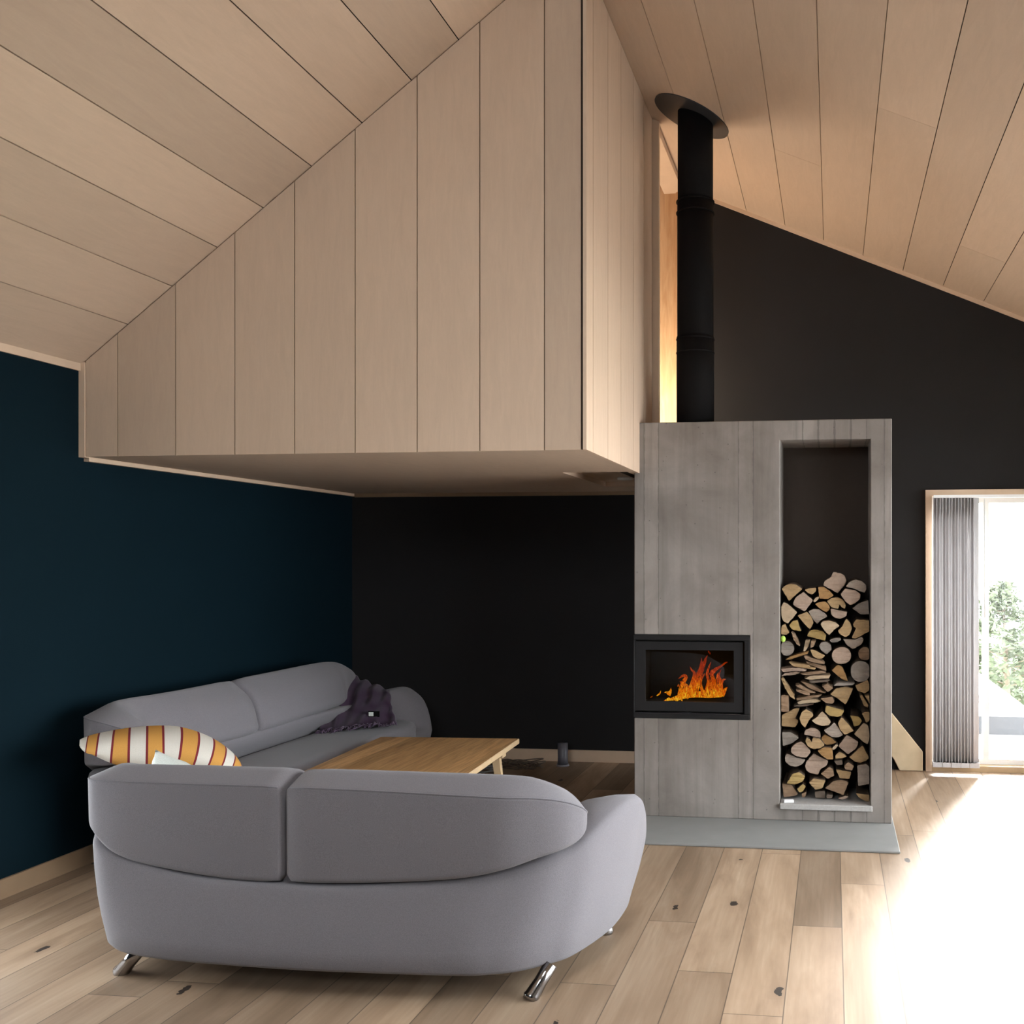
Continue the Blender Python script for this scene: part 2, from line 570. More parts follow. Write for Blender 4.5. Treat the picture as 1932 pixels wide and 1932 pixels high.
# ceiling: boards along the ridge, one mesh per slope
def slope(name, xs, zf, y0, y1, tones, n, cuts=(), hole=None):
    bm = bmesh.new()
    lay = bm.faces.layers.float.new('tone')
    g = 0.0022
    nx, nz = n
    for i in range(len(xs) - 1):
        a, b = xs[i], xs[i + 1]
        ys = [y0] + [c[1] for c in cuts if c[0] == i] + [y1]
        if hole and hole[0] - .01 < a and b < hole[1] + .01:
            ys = sorted(set(ys + [hole[2], hole[3]]))
        for k in range(len(ys) - 1):
            tn = tones[i % len(tones)] * (1.0 if k == 0 else 0.93)
            if hole and hole[0] - .01 < a and b < hole[1] + .01 and ys[k] >= hole[2] - .01 and ys[k + 1] <= hole[3] + .01:
                continue
            p = [(a + g, ys[k] + 0.001, zf(a + g)), (b - g, ys[k] + 0.001, zf(b - g)), (b - g, ys[k + 1] - 0.001, zf(b - g)), (a + g, ys[k + 1] - 0.001, zf(a + g))]
            q = [(x + nx * 0.02, y, z + nz * 0.02) for x, y, z in p]
            hexa(bm, p, q, 0, tn, lay)
    a, b = xs[0], xs[-1]
    rects = [(a, b, y0, y1)]
    if hole:
        rects = [(a, hole[0], y0, y1), (hole[1], b, y0, y1), (hole[0], hole[1], y0, hole[2]), (hole[0], hole[1], hole[3], y1)]
    for a, b, u, v in rects:
        p = [(a, u, zf(a)), (b, u, zf(b)), (b, v, zf(b)), (a, v, zf(a))]
        hexa(bm, [(x + nx * 0.014, y, z + nz * 0.014) for x, y, z in p], [(x + nx * 0.1, y, z + nz * 0.1) for x, y, z in p], 1, 0.5, lay)
    return struct(link(name, bm, [M['ply_y'], M['gap']]))


xr = [RIDGE_X, -1.264, -0.965, -0.668, -0.368, -0.073, 0.226, 0.525, 0.823]
while xr[-1] < XR:
    xr.append(round(xr[-1] + 0.2985, 4))
xr[-1] = XR + 0.05
ln = math.hypot(1, SR)
slope('ceiling', xr, zr, YF, YB, [0.98, 0.92, 0.95, 0.97, 0.96, 1.0, 1.02, 1.0, 1.03, 0.98, 1.01], (SR / ln, 1 / ln),
      cuts=((6, 5.1), (4, 6.15), (7, 3.2), (8, 6.6)), hole=ADDED_WIN_ROOF)
xl = [XL - 0.05, -3.628, -3.38, -3.13, -2.879, -2.618, -2.349, -2.089, -1.844, -1.592, RIDGE_X]
ln = math.hypot(1, SL)
slope('ceiling', xl, zl, YF, YB, [0.93, 0.99, 0.94, 1.06, 0.88, 1.03, 1.0, 0.90, 1.08, 1.0], (-SL / ln, 1 / ln))


def wall_rect(name, axis, c0, c1, a0, a1, ztop, hole, mat, mats=None):
    """upright wall slab with one rectangular opening; axis 'x' = plane of constant x"""
    bm = bmesh.new()
    h0, h1, z0, z1 = hole
    for (b0, b1, lo, hi) in [(a0, h0, 0, ztop), (h1, a1, 0, ztop), (h0, h1, 0, z0), (h0, h1, z1, ztop)]:
        if b1 - b0 < 1e-4 or hi - lo < 1e-4:
            continue
        if axis == 'x':
            box(bm, c0, c1, b0, b1, lo, hi)
        else:
            box(bm, b0, b1, c0, c1, lo, hi)
    return struct(link(name, bm, mat))


wall_rect('wall_left', 'x', XL - 0.14, XL, YF, YB + 0.14, zl(XL) + 0.02, ADDED_WIN_LEFT, M['teal'])
wall_rect('wall_right', 'x', XR, XR + 0.14, YF, YB + 0.14, zr(XR) + 0.02, WIN_RIGHT, M['white'])


def gable(name, y0, y1, hole, mat):
    bm = bmesh.new()
    h0, h1, z0, z1 = hole
    polys = []
    def top(x): return (zl(x) if x < RIDGE_X else zr(x)) + 0.03
    def col(a, b, lo, hi=None):
        cuts = [a] + ([RIDGE_X] if a < RIDGE_X < b else []) + [b]
        for i in range(len(cuts) - 1):
            u, v = cuts[i], cuts[i + 1]
            hu, hv = (hi, hi) if hi is not None else (top(u), top(v))
            p = [(u, y0, lo), (v, y0, lo), (v, y0, hv), (u, y0, hu)]
            hexa(bm, p, [(x, y1, z) for x, y, z in p])
    if hole == (0, 0, 0, 0):
        col(XL, XR, 0)
        return struct(link(name, bm, mat))
    col(XL, h0, 0)
    col(h1, XR, 0)
    if z0 > 0.001:
        col(h0, h1, 0, z0)
    col(h0, h1, z1)
    return struct(link(name, bm, mat))


gable('wall_back', YB, YB + 0.14, DOOR, M['char'])
gable('wall_front', YF - 0.14, YF, ADDED_WIN_GABLE, M['char'])


def window(name, axis, c, hole, n, mat, depth=0.09, t=0.045):
    root = empty(name, (c, hole[0], hole[2]) if axis == 'x' else (hole[0], c, hole[2]))
    h0, h1, z0, z1 = hole
    bm = bmesh.new()
    def bb(a0, a1, lo, hi, d0=-depth / 2, d1=depth / 2):
        if axis == 'x':
            box(bm, c + d0, c + d1, a0, a1, lo, hi)
        else:
            box(bm, a0, a1, c + d0, c + d1, lo, hi)
    bb(h0, h0 + t, z0, z1); bb(h1 - t, h1, z0, z1); bb(h0 + t, h1 - t, z0, z0 + t); bb(h0 + t, h1 - t, z1 - t, z1)
    for i in range(1, n):
        x = h0 + (h1 - h0) * i / n
        bb(x - 0.03, x + 0.03, z0 + t, z1 - t)
    link('window_frame', bm, mat, root)
    for i in range(n):
        bm = bmesh.new()
        u = h0 + (h1 - h0) * i / n + (0.03 if i else t)
        v = h0 + (h1 - h0) * (i + 1) / n - (0.03 if i < n - 1 else t)
        bb(u, v, z0 + t, z1 - t, -0.005, 0.005)
        link('pane', bm, M['glass'], root)
    return struct(root)


window('window_1', 'x', XR + 0.07, WIN_RIGHT, 4, M['white'])
window('window_added_left', 'x', XL - 0.07, ADDED_WIN_LEFT, 2, M['white'])  # added left window, out of view, there for its light
window('window_added_gable', 'y', YF - 0.07, ADDED_WIN_GABLE, 2, M['white'])  # added gable window, out of view, there for its light
# roof window, added out of view to let in light from above
root = empty('window_added_roof', ((ADDED_WIN_ROOF[0] + ADDED_WIN_ROOF[1]) / 2, (ADDED_WIN_ROOF[2] + ADDED_WIN_ROOF[3]) / 2, zr((ADDED_WIN_ROOF[0] + ADDED_WIN_ROOF[1]) / 2)))
def sky_bar(bm, x0, x1, y0, y1, d0, d1):
    q = lambda d: [(x, y, zr(x) + d) for x, y in ((x0, y0), (x1, y0), (x1, y1), (x0, y1))]
    hexa(bm, q(d0), q(d1))
bm = bmesh.new()
for a in ((ADDED_WIN_ROOF[0], ADDED_WIN_ROOF[0] + .04, ADDED_WIN_ROOF[2], ADDED_WIN_ROOF[3]), (ADDED_WIN_ROOF[1] - .04, ADDED_WIN_ROOF[1], ADDED_WIN_ROOF[2], ADDED_WIN_ROOF[3]), (ADDED_WIN_ROOF[0] + .04, ADDED_WIN_ROOF[1] - .04, ADDED_WIN_ROOF[2], ADDED_WIN_ROOF[2] + .04), (ADDED_WIN_ROOF[0] + .04, ADDED_WIN_ROOF[1] - .04, ADDED_WIN_ROOF[3] - .04, ADDED_WIN_ROOF[3])):
    sky_bar(bm, *a, .0, .13)
link('window_frame', bm, M['white'], root)
bm = bmesh.new()
sky_bar(bm, ADDED_WIN_ROOF[0] + .04, ADDED_WIN_ROOF[1] - .04, ADDED_WIN_ROOF[2] + .04, ADDED_WIN_ROOF[3] - .04, .06, .07)
link('pane', bm, M['glass'], root)
struct(root)

# glazed back door: pale wood lining, white sash, pane
root = empty('door_1', (DOOR[0], YB, 0))
bm = bmesh.new()
d0, d1, _, dz = DOOR
box(bm, d0, d0 + 0.045, YB - 0.035, YB + 0.16, 0, dz)
box(bm, d1 - 0.045, d1, YB - 0.035, YB + 0.16, 0, dz)
box(bm, d0 + 0.045, d1 - 0.045, YB - 0.035, YB + 0.16, dz - 0.045, dz)
link('door_lining', bm, M['trim'], root)
bm = bmesh.new()
box(bm, d0 + 0.045, d1 - 0.045, YB - 0.02, YB + 0.16, 0, 0.045)
link('threshold', bm, M['table_edge'], root)
bm = bmesh.new()
a, b = d0 + 0.05, d1 - 0.05
box(bm, a, a + 0.04, YB + 0.06, YB + 0.12, 0.045, dz - 0.045)
box(bm, b - 0.04, b, YB + 0.06, YB + 0.12, 0.045, dz - 0.045)
box(bm, a + 0.385, a + 0.43, YB + 0.06, YB + 0.12, 0.045, dz - 0.045)
box(bm, a, b, YB + 0.061, YB + 0.119, 0.045, 0.085)
box(bm, a, b, YB + 0.061, YB + 0.119, dz - 0.095, dz - 0.045)
link('sash', bm, M['white'], root)
bm = bmesh.new()
box(bm, a + 0.04, b - 0.04, YB + 0.087, YB + 0.093, 0.085, dz - 0.095)
link('pane', bm, M['glass'], root)
struct(root)

# loft: panelled front and side, soffit, floor, lining
def loft():
    bm = bmesh.new()
    lay = bm.faces.layers.float.new('tone')
    g = 0.0026
    xs = [XL + 0.035, -3.683, -3.359, -3.032, -2.707, -2.384, -2.058, -1.734, -1.405, BFX - 0.027]
    tones = [0.98, 0.90, 0.99, 0.97, 0.97, 1.03, 1.05, 1.02, 0.88]
    for i in range(len(xs) - 1):
        u, v = xs[i] + g, xs[i + 1] - g
        cuts = [u] + ([RIDGE_X] if u < RIDGE_X < v else []) + [v]
        for k in range(len(cuts) - 1):
            s, e = cuts[k], cuts[k + 1]
            h = lambda x: (zl(x) if x <= RIDGE_X else zr(x)) - 0.006
            p = [(s, BFY, SOF), (e, BFY, SOF), (e, BFY, h(e)), (s, BFY, h(s))]
            hexa(bm, p, [(x, y + 0.018, z) for x, y, z in p], 0, tones[i], lay)
    p = [(XL, BFY + 0.012, SOF + 0.002), (RIDGE_X, BFY + 0.012, SOF + 0.002), (RIDGE_X, BFY + 0.012, RIDGE_Z), (XL, BFY + 0.012, zl(XL))]
    hexa(bm, p, [(x, y + 0.1, z) for x, y, z in p], 1, 0.5, lay)
    p = [(RIDGE_X, BFY + 0.012, SOF + 0.002), (BFX - 0.012, BFY + 0.012, SOF + 0.002), (BFX - 0.012, BFY + 0.012, zr(BFX)), (RIDGE_X, BFY + 0.012, RIDGE_Z)]
    hexa(bm, p, [(x, y + 0.1, z) for x, y, z in p], 1, 0.5, lay)
    struct(link('wall_loft', bm, [M['ply_z'], M['gap']]), 'pale plywood panelled front of the raised loft box')
    # side panels
    bm = bmesh.new()
    lay = bm.faces.layers.float.new('tone')
    ys = [BFY - 0.004, 4.80, 5.125, 5.45, 5.80, 6.12, 6.40]
    tones = [1.06, 1.02, 1.04, 1.0, 1.03, 1.0]
    zt = zr(BFX) - 0.006
    for i in range(len(ys) - 1):
        u, v = ys[i] + (0 if i == 0 else 0.003), ys[i + 1] - 0.003
        p = [(BFX, u, SOF), (BFX, v, SOF), (BFX, v, zt), (BFX, u, zt)]
        hexa(bm, p, [(x - 0.018, y, z) for x, y, z in p], 0, tones[i], lay)
    p = [(BFX - 0.012, BFY + 0.03, SOF + 0.002), (BFX - 0.012, 6.42, SOF + 0.002), (BFX - 0.012, 6.42, zt), (BFX - 0.012, BFY + 0.03, zt)]
    hexa(bm, p, [(x - 0.1, y, z) for x, y, z in p], 1, 0.5, lay)
    struct(link('wall_loft_side', bm, [M['ply_z'], M['gap']]), 'pale panelled right side of the loft box')
    # soffit + loft floor
    bm = bmesh.new()
    lay = bm.faces.layers.float.new('tone')
    hx0, hx1, hy0, hy1 = -1.66, BFX - 0.06, 5.9, 7.06
    cells = [(XL, hx0, BFY + 0.02, YB), (hx1, BFX - 0.002, BFY + 0.02, YB), (hx0, hx1, BFY + 0.02, hy0), (hx0, hx1, hy1, YB)]
    for (u, v, s, e) in cells:
        for f in box(bm, u, v, s, e, SOF + 0.001, SOF + 0.12):
            f[lay] = 0.92
    for f in box(bm, hx0, hx1, hy0, hy1, SOF + 0.035, SOF + 0.12):
        f[lay] = 1.0
    struct(link('ceiling_soffit', bm, M['ply_y']), 'underside of the loft with a recessed hatch')
    # lining: opening frame and warm pine wall inside
    bm = bmesh.new()
    box(bm, BFX - 0.10, BFX + 0.045, 6.41, 6.455, SOF + 0.12, zt)
    box(bm, BFX - 0.12, BFX + 0.03, 6.455, YB - 0.02, zt - 0.06, zt)
    struct(link('trim_1', bm, M['trim']), 'pale wooden lining of the loft opening')
    bm = bmesh.new()
    box(bm, XL + 0.01, BFX - 0.02, YB - 0.02, YB - 0.001, SOF + 0.12, zl(XL) + 0.02)
    p = [(XL + 0.01, YB - 0.02, zl(XL) + 0.02), (BFX - 0.02, YB - 0.02, zl(XL) + 0.02), (BFX - 0.02, YB - 0.02, zr(BFX) - 0.01), (RIDGE_X, YB - 0.02, RIDGE_Z - 0.01)]
    hexa(bm, p, [(x, y + 0.019, z) for x, y, z in p])
    box(bm, BFX - 0.022, BFX - 0.004, YB - 0.045, YB - 0.001, SOF + 0.12, zr(BFX) - 0.02)
    struct(link('wall_loft_inside', bm, M['pine_warm']), 'honey pine boarding inside the loft')


def mk_pine():
    t = NT('honey_pine_boarding')
    o = t.obj()
    g = t.noise(t.mapping(o, (16, 16, 1.5)), 1.5, 5, 0.6, 1.5)
    c = t.ramp(g, [(0.3, (0.46, 0.275, 0.145)), (0.7, (0.60, 0.40, 0.24))])
    return t.base(c, 0.5, 0.3)


M['pine_warm'] = mk_pine()
loft()

# trims
bm = bmesh.new()
box(bm, XL, XL + 0.034, BFY - 0.006, BFY + 0.03, SOF - 0.004, zl(XL + 0.02) - 0.0)
box(bm, XL, XL + 0.03, BFY + 0.03, YB, SOF - 0.022, SOF + 0.001)
struct(link('trim_2', bm, M['trim']), 'pale batten along the left wall under the loft')
bm = bmesh.new()
box(bm, XL + 0.03, BFX, YB - 0.022, YB, SOF - 0.028, SOF + 0.001)
struct(link('trim_3', bm, M['pine_dark']), 'batten along the back wall under the loft')
bm = bmesh.new()
p = [(XL, YF, zl(XL) - 0.03), (XL + 0.012, YF, zl(XL) - 0.03), (XL + 0.012, YF, zl(XL) + 0.02), (XL, YF, zl(XL) + 0.02)]
hexa(bm, p, [(x, BFY, z) for x, y, z in p])
struct(link('trim_4', bm, M['trim']), 'pale strip where ceiling meets the left wall')
bm = bmesh.new()
a, b = -1.15, XR
p = [(a, YB - 0.012, zr(a) - 0.03), (b, YB - 0.012, zr(b) - 0.03), (b, YB - 0.012, zr(b) + 0.01), (a, YB - 0.012, zr(a) + 0.01)]
hexa(bm, p, [(x, YB, z) for x, y, z in p])
struct(link('trim_5', bm, M['trim']), 'pale strip where ceiling meets the back wall')
bm = bmesh.new()
box(bm, XL + 0.015, -1.1, YB - 0.015, YB, 0, 0.092)
struct(link('baseboard_back', bm, M['trim']))
bm = bmesh.new()
box(bm, XL, XL + 0.015, 2.8, YB - 0.015, 0, 0.092)
struct(link('baseboard_left', bm, M['pine_dark']))

# outside
bm = bmesh.new()
box(bm, -1.5, 9.0, YB + 0.17, 9.7, -0.2, -0.04)
box(bm, XR + 0.16, 9.0, -3, YB + 0.17, -0.2, -0.04)
struct(link('terrace', bm, plain('pale_terrace_boards', (0.26, 0.255, 0.25), 0.8, 0.2)), 'bright terrace outside the glazed door')
bm = bmesh.new()
box(bm, -40, 60, 9.8, 90, -5.2, -5.0)
struct(link('ground_outside', bm, plain('hillside_grass', (0.32, 0.36, 0.24), 0.95, 0.1, scale=1)), 'hillside falling away below the terrace')

# ================================================================== FIREPLACE
def cells(name, xs, ys, zs, holes, mat, parent=None):
    bm = bmesh.new()
    V = {}
    def v(i, j, k):
        if (i, j, k) not in V:
            V[(i, j, k)] = bm.verts.new((xs[i], ys[j], zs[k]))
        return V[(i, j, k)]
    nx, ny, nz = len(xs) - 1, len(ys) - 1, len(zs) - 1
    def solid(i, j, k):
        return 0 <= i < nx and 0 <= j < ny and 0 <= k < nz and (i, j, k) not in holes
    for i in range(nx):
        for j in range(ny):
            for k in range(nz):
                if not solid(i, j, k):
                    continue
                if not solid(i - 1, j, k): bm.faces.new([v(i, j, k), v(i, j, k + 1), v(i, j + 1, k + 1), v(i, j + 1, k)])
                if not solid(i + 1, j, k): bm.faces.new([v(i + 1, j, k), v(i + 1, j + 1, k), v(i + 1, j + 1, k + 1), v(i + 1, j, k + 1)])
                if not solid(i, j - 1, k): bm.faces.new([v(i, j, k), v(i + 1, j, k), v(i + 1, j, k + 1), v(i, j, k + 1)])
                if not solid(i, j + 1, k): bm.faces.new([v(i, j + 1, k), v(i, j + 1, k + 1), v(i + 1, j + 1, k + 1), v(i + 1, j + 1, k)])
                if not solid(i, j, k - 1): bm.faces.new([v(i, j, k), v(i, j + 1, k), v(i + 1, j + 1, k), v(i + 1, j, k)])
                if not solid(i, j, k + 1): bm.faces.new([v(i, j, k + 1), v(i + 1, j, k + 1), v(i + 1, j + 1, k + 1), v(i, j + 1, k + 1)])
    return link(name, bm, mat, parent)


BX0, BX1, BY0, BY1, BH = -1.226, 0.350, 5.985, 6.86, 2.45
NX0, NX1, NZ0, NZ1 = -0.324, 0.224, 0.105, 2.33
IX1, IZ0, IZ1 = -0.506, 0.618, 1.137
fp = empty('fireplace', (-0.44, 6.42, 0))
tag(fp, 'tall board-marked grey concrete fireplace block with a firewood niche', 'fireplace')
holes = {(0, j, 2) for j in (0, 1)} | {(2, 0, k) for k in (1, 2, 3)}
ob = cells('body', [BX0, IX1, NX0, NX1, BX1], [BY0, 6.44, 6.5, BY1], [0.012, NZ0, IZ0, IZ1, NZ1, BH], holes, M['concrete'], fp)
bevel(ob, 0.004, 1, 50)
bm = bmesh.new()
box(bm, NX0 + 0.002, NX1 + 0.010, BY0 - 0.022, 6.435, NZ0 - 0.022, NZ0 + 0.012)
ob = link('niche_ledge', bm, plain('pale_concrete_ledge', (0.36, 0.34, 0.32), 0.75, 0.2, scale=80, var=0.2), fp)
ob['label'] = 'paler ledge slab at the bottom of the niche'
bevel(ob, 0.004, 1)

bm = bmesh.new()
box(bm, NX0 + .001, NX1 - .001, 6.425, 6.44, NZ0 + .012, NZ1 - .001)  # thin dark sheet set in front of the concrete at the niche back
ob = link('niche_back', bm, plain('dark_brown_sheet', (0.055, 0.043, 0.036), 0.8, 0.15), fp)
ob['label'] = 'dark brown back of the niche'

# hearth
bm = bmesh.new()
box(bm, BX0 - 0.0, 0.362, 5.415, BY1, 0.0, 0.012)
ob = link('hearth_slab', bm, M['hearth'])
tag(ob, 'thin grey stone hearth slab in front of the concrete block', 'hearth')
bevel(ob, 0.003, 1)

# stove insert
st = empty('stove_insert', (-0.865, 5.98, IZ0))
tag(st, 'black corner stove insert with glass door in the concrete block', 'stove')
FY = BY0 - 0.006
x0, x1, z0, z1 = BX0 - 0.004, IX1 - 0.002, IZ0 + 0.002, IZ1 - 0.002
bm = bmesh.new()
t_ = 0.032
box(bm, x0, x1, FY, FY + 0.05, z1 - t_, z1)
box(bm, x0, x1, FY, FY + 0.05, z0, z0 + t_)
box(bm, x1 - t_, x1, FY, FY + 0.05, z0 + t_, z1 - t_)
box(bm, x0, x0 + 0.006, FY, FY + 0.05, z0 + t_, z1 - t_)
bevel(link('frame', bm, M['blackframe'], st), 0.003, 1)
bm = bmesh.new()
box(bm, x0 + 0.004, x1 - 0.004, FY + 0.47, FY + 0.5, z0, z1)
box(bm, x0 + 0.004, x0 + 0.02, FY + 0.05, FY + 0.47, z0, z1)
box(bm, x1 - 0.02, x1 - 0.004, FY + 0.05, FY + 0.47, z0, z1)
box(bm, x0 + 0.02, x1 - 0.02, FY + 0.05, FY + 0.47, z0, z0 + 0.07)
box(bm, x0 + 0.02, x1 - 0.02, FY + 0.05, FY + 0.47, z1 - 0.05, z1)
link('firebox', bm, M['brick_fire'], st)
bm = bmesh.new()
dx0, dx1, dz0, dz1 = x0 + 0.008, x1 - t_ - 0.010, z0 + t_ + 0.012, z1 - t_ - 0.010
gx0, gx1, gz0, gz1 = -1.157, -0.605, 0.722, 1.042
DY = FY + 0.008
box(bm, dx0, gx0, DY, DY + 0.03, dz0, dz1)
box(bm, gx1, dx1, DY, DY + 0.03, dz0, dz1)
box(bm, gx0, gx1, DY, DY + 0.03, dz0, gz0)
box(bm, gx0, gx1, DY, DY + 0.03, gz1, dz1)
dr = link('door', bm, M['blackframe'], st)
bm = bmesh.new()
box(bm, gx0 - 0.005, gx1 + 0.005, DY + 0.012, DY + 0.017, gz0 - 0.005, gz1 + 0.005)
link('glass', bm, M['stove_glass'], dr)
bm = bmesh.new()
box(bm, x0 + 0.03, x1 - 0.05, FY - 0.006, FY + 0.004, z0 + t_ - 0.002, z0 + t_ + 0.004)
box(bm, -0.93, -0.865, FY - 0.022, FY - 0.004, z0 + t_ - 0.001, z0 + t_ + 0.011)
ob = link('handle', bm, M['chrome_dark'], st)
ob['label'] = 'thin steel handle rail below the stove door'

# fire
def mk_fire():
    t = NT('flame')
    tc = t.n('ShaderNodeTexCoord')
    o = tc.outputs['Object']
    sep = t.n('ShaderNodeSeparateXYZ', {0: o})
    n = t.noise(t.mapping(o, (46, 14, 13)), 1.4, 4, 0.65, 2.2)
    h = t.math('ADD', t.math('MULTIPLY', sep.outputs[2], 3.6), t.math('MULTIPLY_ADD', n, 2.6, -1.15))
    c = t.ramp(h, [(0.0, (1.0, 0.60, 0.03)), (0.14, (1.0, 0.33, 0.008)), (0.36, (0.80, 0.115, 0.003)), (0.8, (0.30, 0.02, 0.001))])
    em = t.n('ShaderNodeEmission', {'Color': c, 'Strength': 1.0})
    tp = t.n('ShaderNodeBsdfTransparent')
    n2 = t.noise(t.mapping(o, (52, 16, 16), (3, 1, 2)), 1.3, 4, 0.65, 2.4)
    hole = t.n('ShaderNodeMapRange', {'Value': n2, 'From Min': 0.40, 'From Max': 0.53}).outputs[0]
    mx = t.n('ShaderNodeMixShader', {0: hole, 1: tp.outputs[0], 2: em.outputs[0]})
    t.t.links.new(mx.outputs[0], t.out.inputs[0])
    return t.m


FIREY = 6.16
fo = unproj_y(1310, 1318, FIREY)
bm = bmesh.new()
TONGUES = [
    ([(960, 1010), (1000, 850), (1060, 700), (1110, 580), (1150, 490)], [125, 120, 80, 50, 4], 0.0),
    ([(1160, 1010), (1165, 860), (1145, 750), (1175, 650), (1200, 585)], [120, 55, 38, 26, 3], 0.03),
    ([(1310, 1060), (1325, 900), (1300, 790), (1318, 735), (1345, 690)], [110, 85, 55, 24, 3], -0.02),
    ([(1190, 770), (1260, 695), (1340, 645), (1400, 600), (1435, 588)], [60, 52, 28, 22, 3], 0.02),
    ([(1350, 1060), (1385, 990), (1430, 938)], [70, 60, 4], -0.04),
    ([(800, 1070), (860, 960), (810, 890), (760, 858)], [120, 90, 46, 3], 0.02),
    ([(600, 1045), (630, 1000), (640, 950)], [70, 40, 3], -0.03),
    ([(640, 1030), (590, 1010), (540, 1015)], [50, 32, 3], 0.0),
    ([(620, 1100), (570, 1125), (525, 1142)], [50, 32, 3], -0.03),
    ([(780, 1050), (800, 900), (850, 800), (810, 778), (740, 822)], [110, 70, 46, 40, 3], 0.05),
    ([(910, 1010), (960, 850), (965, 740), (930, 700), (903, 648)], [110, 80, 40, 26, 3], 0.04),
    ([(1240, 1040), (1235, 870), (1205, 740), (1215, 690)], [110, 80, 40, 3], 0.05),
    ([(1330, 900), (1370, 840), (1412, 828)], [60, 34, 3], 0.0),
    ([(590, 1120), (700, 1095), (850, 1055), (1000, 1040), (1180, 1050), (1350, 1060)], [16, 60, 85, 90, 85, 40], 0.0),
    ([(700, 1120), (760, 1090), (800, 1135)], [60, 60, 6], -0.04),
    ([(870, 1040), (880, 1080), (862, 1115)], [44, 28, 3], -0.04),
    ([(1100, 1040), (1060, 930), (1060, 850), (1110, 750)], [60, 40, 28, 14], -0.02),
    ([(1040, 760), (1060, 640), (1068, 525)], [70, 44, 3], 0.03),
    ([(440, 1060), (480, 1030), (497, 990)], [16, 22, 3], 0.0),
    ([(350, 1085), (385, 1065)], [8, 12], 0.0),
    ([(1160, 430), (1180, 460), (1190, 478)], [8, 26, 6], 0.0),
    ([(735, 930), (745, 890)], [18, 6], 0.0),
]
for pts, w, dy in TONGUES:
    K = catmull([(x, y, ww) for (x, y), ww in zip(pts, w)], 5)
    C3 = [unproj_y(1180 + x / 7.43, 1170 + y / 7.43, FIREY + dy) for x, y, _ in K]
    R = [max(0.0008, ww / 7.43 * 3.35e-3 / 2) for _, _, ww in K]
    rings = tube(bm, C3, R, 10)
    for p, rg in zip(C3, rings):
        for v in rg:
            v.co.y = p.y + (v.co.y - p.y) * 0.7
for v in bm.verts:
    v.co -= fo
fl = link('fire', bm, mk_fire(), None, True)
fl.location = fo
tag(fl, 'orange and yellow fire burning behind the stove glass', 'fire')
lf = bpy.data.lights.new('fire_light', 'POINT')
lf.energy = 1.2
lf.color = (1.0, 0.45, 0.12)
lf.shadow_soft_size = 0.08
o = bpy.data.objects.new('fire_light', lf)
COL.objects.link(o)
o.location = (-0.85, 6.2, 0.84)

# stovepipe
PX, PY, PR = -0.862, 6.12, 0.1185
sp = empty('stovepipe', (PX, PY, BH))
tag(sp, 'matt black stovepipe rising from the concrete block to the sloping ceiling', 'stovepipe')
bm = bmesh.new()
zt = zr(PX) + 0.05
tube(bm, [(PX, PY, BH + 0.001), (PX, PY, 3.0)], PR, 40)
link('lower_pipe', bm, M['black'], sp, True)
bm = bmesh.new()
tube(bm, [(PX, PY, 2.98), (PX, PY, 3.85)], PR - 0.004, 40)
tube(bm, [(PX, PY, 3.84), (PX, PY, zt)], PR - 0.007, 40)
link('upper_pipe', bm, M['black'], sp, True)
for z in (2.985, 2.90, 3.78, 3.85):
    bm = bmesh.new()
    tube(bm, [(PX, PY, z - 0.006), (PX, PY, z - 0.003), (PX, PY, z + 0.003), (PX, PY, z + 0.006)], [PR - 0.002, PR + 0.003, PR + 0.003, PR - 0.002], 40)
    link('joint_ring', bm, M['black'], sp, True)
bm = bmesh.new()
n = Vector((SR, 0, 1)).normalized()
u = Vector((1, 0, -SR)).normalized()
cc = Vector((PX - 0.022, PY, zr(PX - 0.022)))
R0 = 0.252
ring0 = [bm.verts.new(cc + u * R0 * math.cos(k * math.pi / 32) + Vector((0, 1, 0)) * R0 * math.sin(k * math.pi / 32) - n * 0.001) for k in range(64)]
ring1 = [bm.verts.new(v.co - n * 0.006) for v in ring0]
bm.faces.new(ring0); bm.faces.new(ring1[::-1])
for k in range(64):
    bm.faces.new([ring0[k], ring0[(k + 1) % 64], ring1[(k + 1) % 64], ring1[k]])
link('ceiling_collar', bm, M['grey_plate'], sp)
#@@PART2@@

# ================================================================== SOFAS
def round_poly(pts, rads, seg=4):
    n = len(pts)
    out = []
    for i in range(n):
        p, a, b = Vector(pts[i]), Vector(pts[i - 1]), Vector(pts[(i + 1) % n])
        da, db = (a - p), (b - p)
        r = min(rads[i], da.length * 0.49, db.length * 0.49)
        s, e = p + da.normalized() * r, p + db.normalized() * r
        for k in range(seg + 1):
            t = k / seg
            out.append(s * (1 - t) ** 2 + p * (2 * t * (1 - t)) + e * t * t)
    return out


SPA, SPB = Vector((-2.42, 3.88)), Vector((-1.25, 3.88))
def inward(x, y):
    p = Vector((x, y))
    ab = SPB - SPA
    t = max(0, min(1, (p - SPA).dot(ab) / ab.length_squared))
    d = (SPA + ab * t) - p
    return d.normalized() if d.length > 1e-6 else Vector((0, 1))


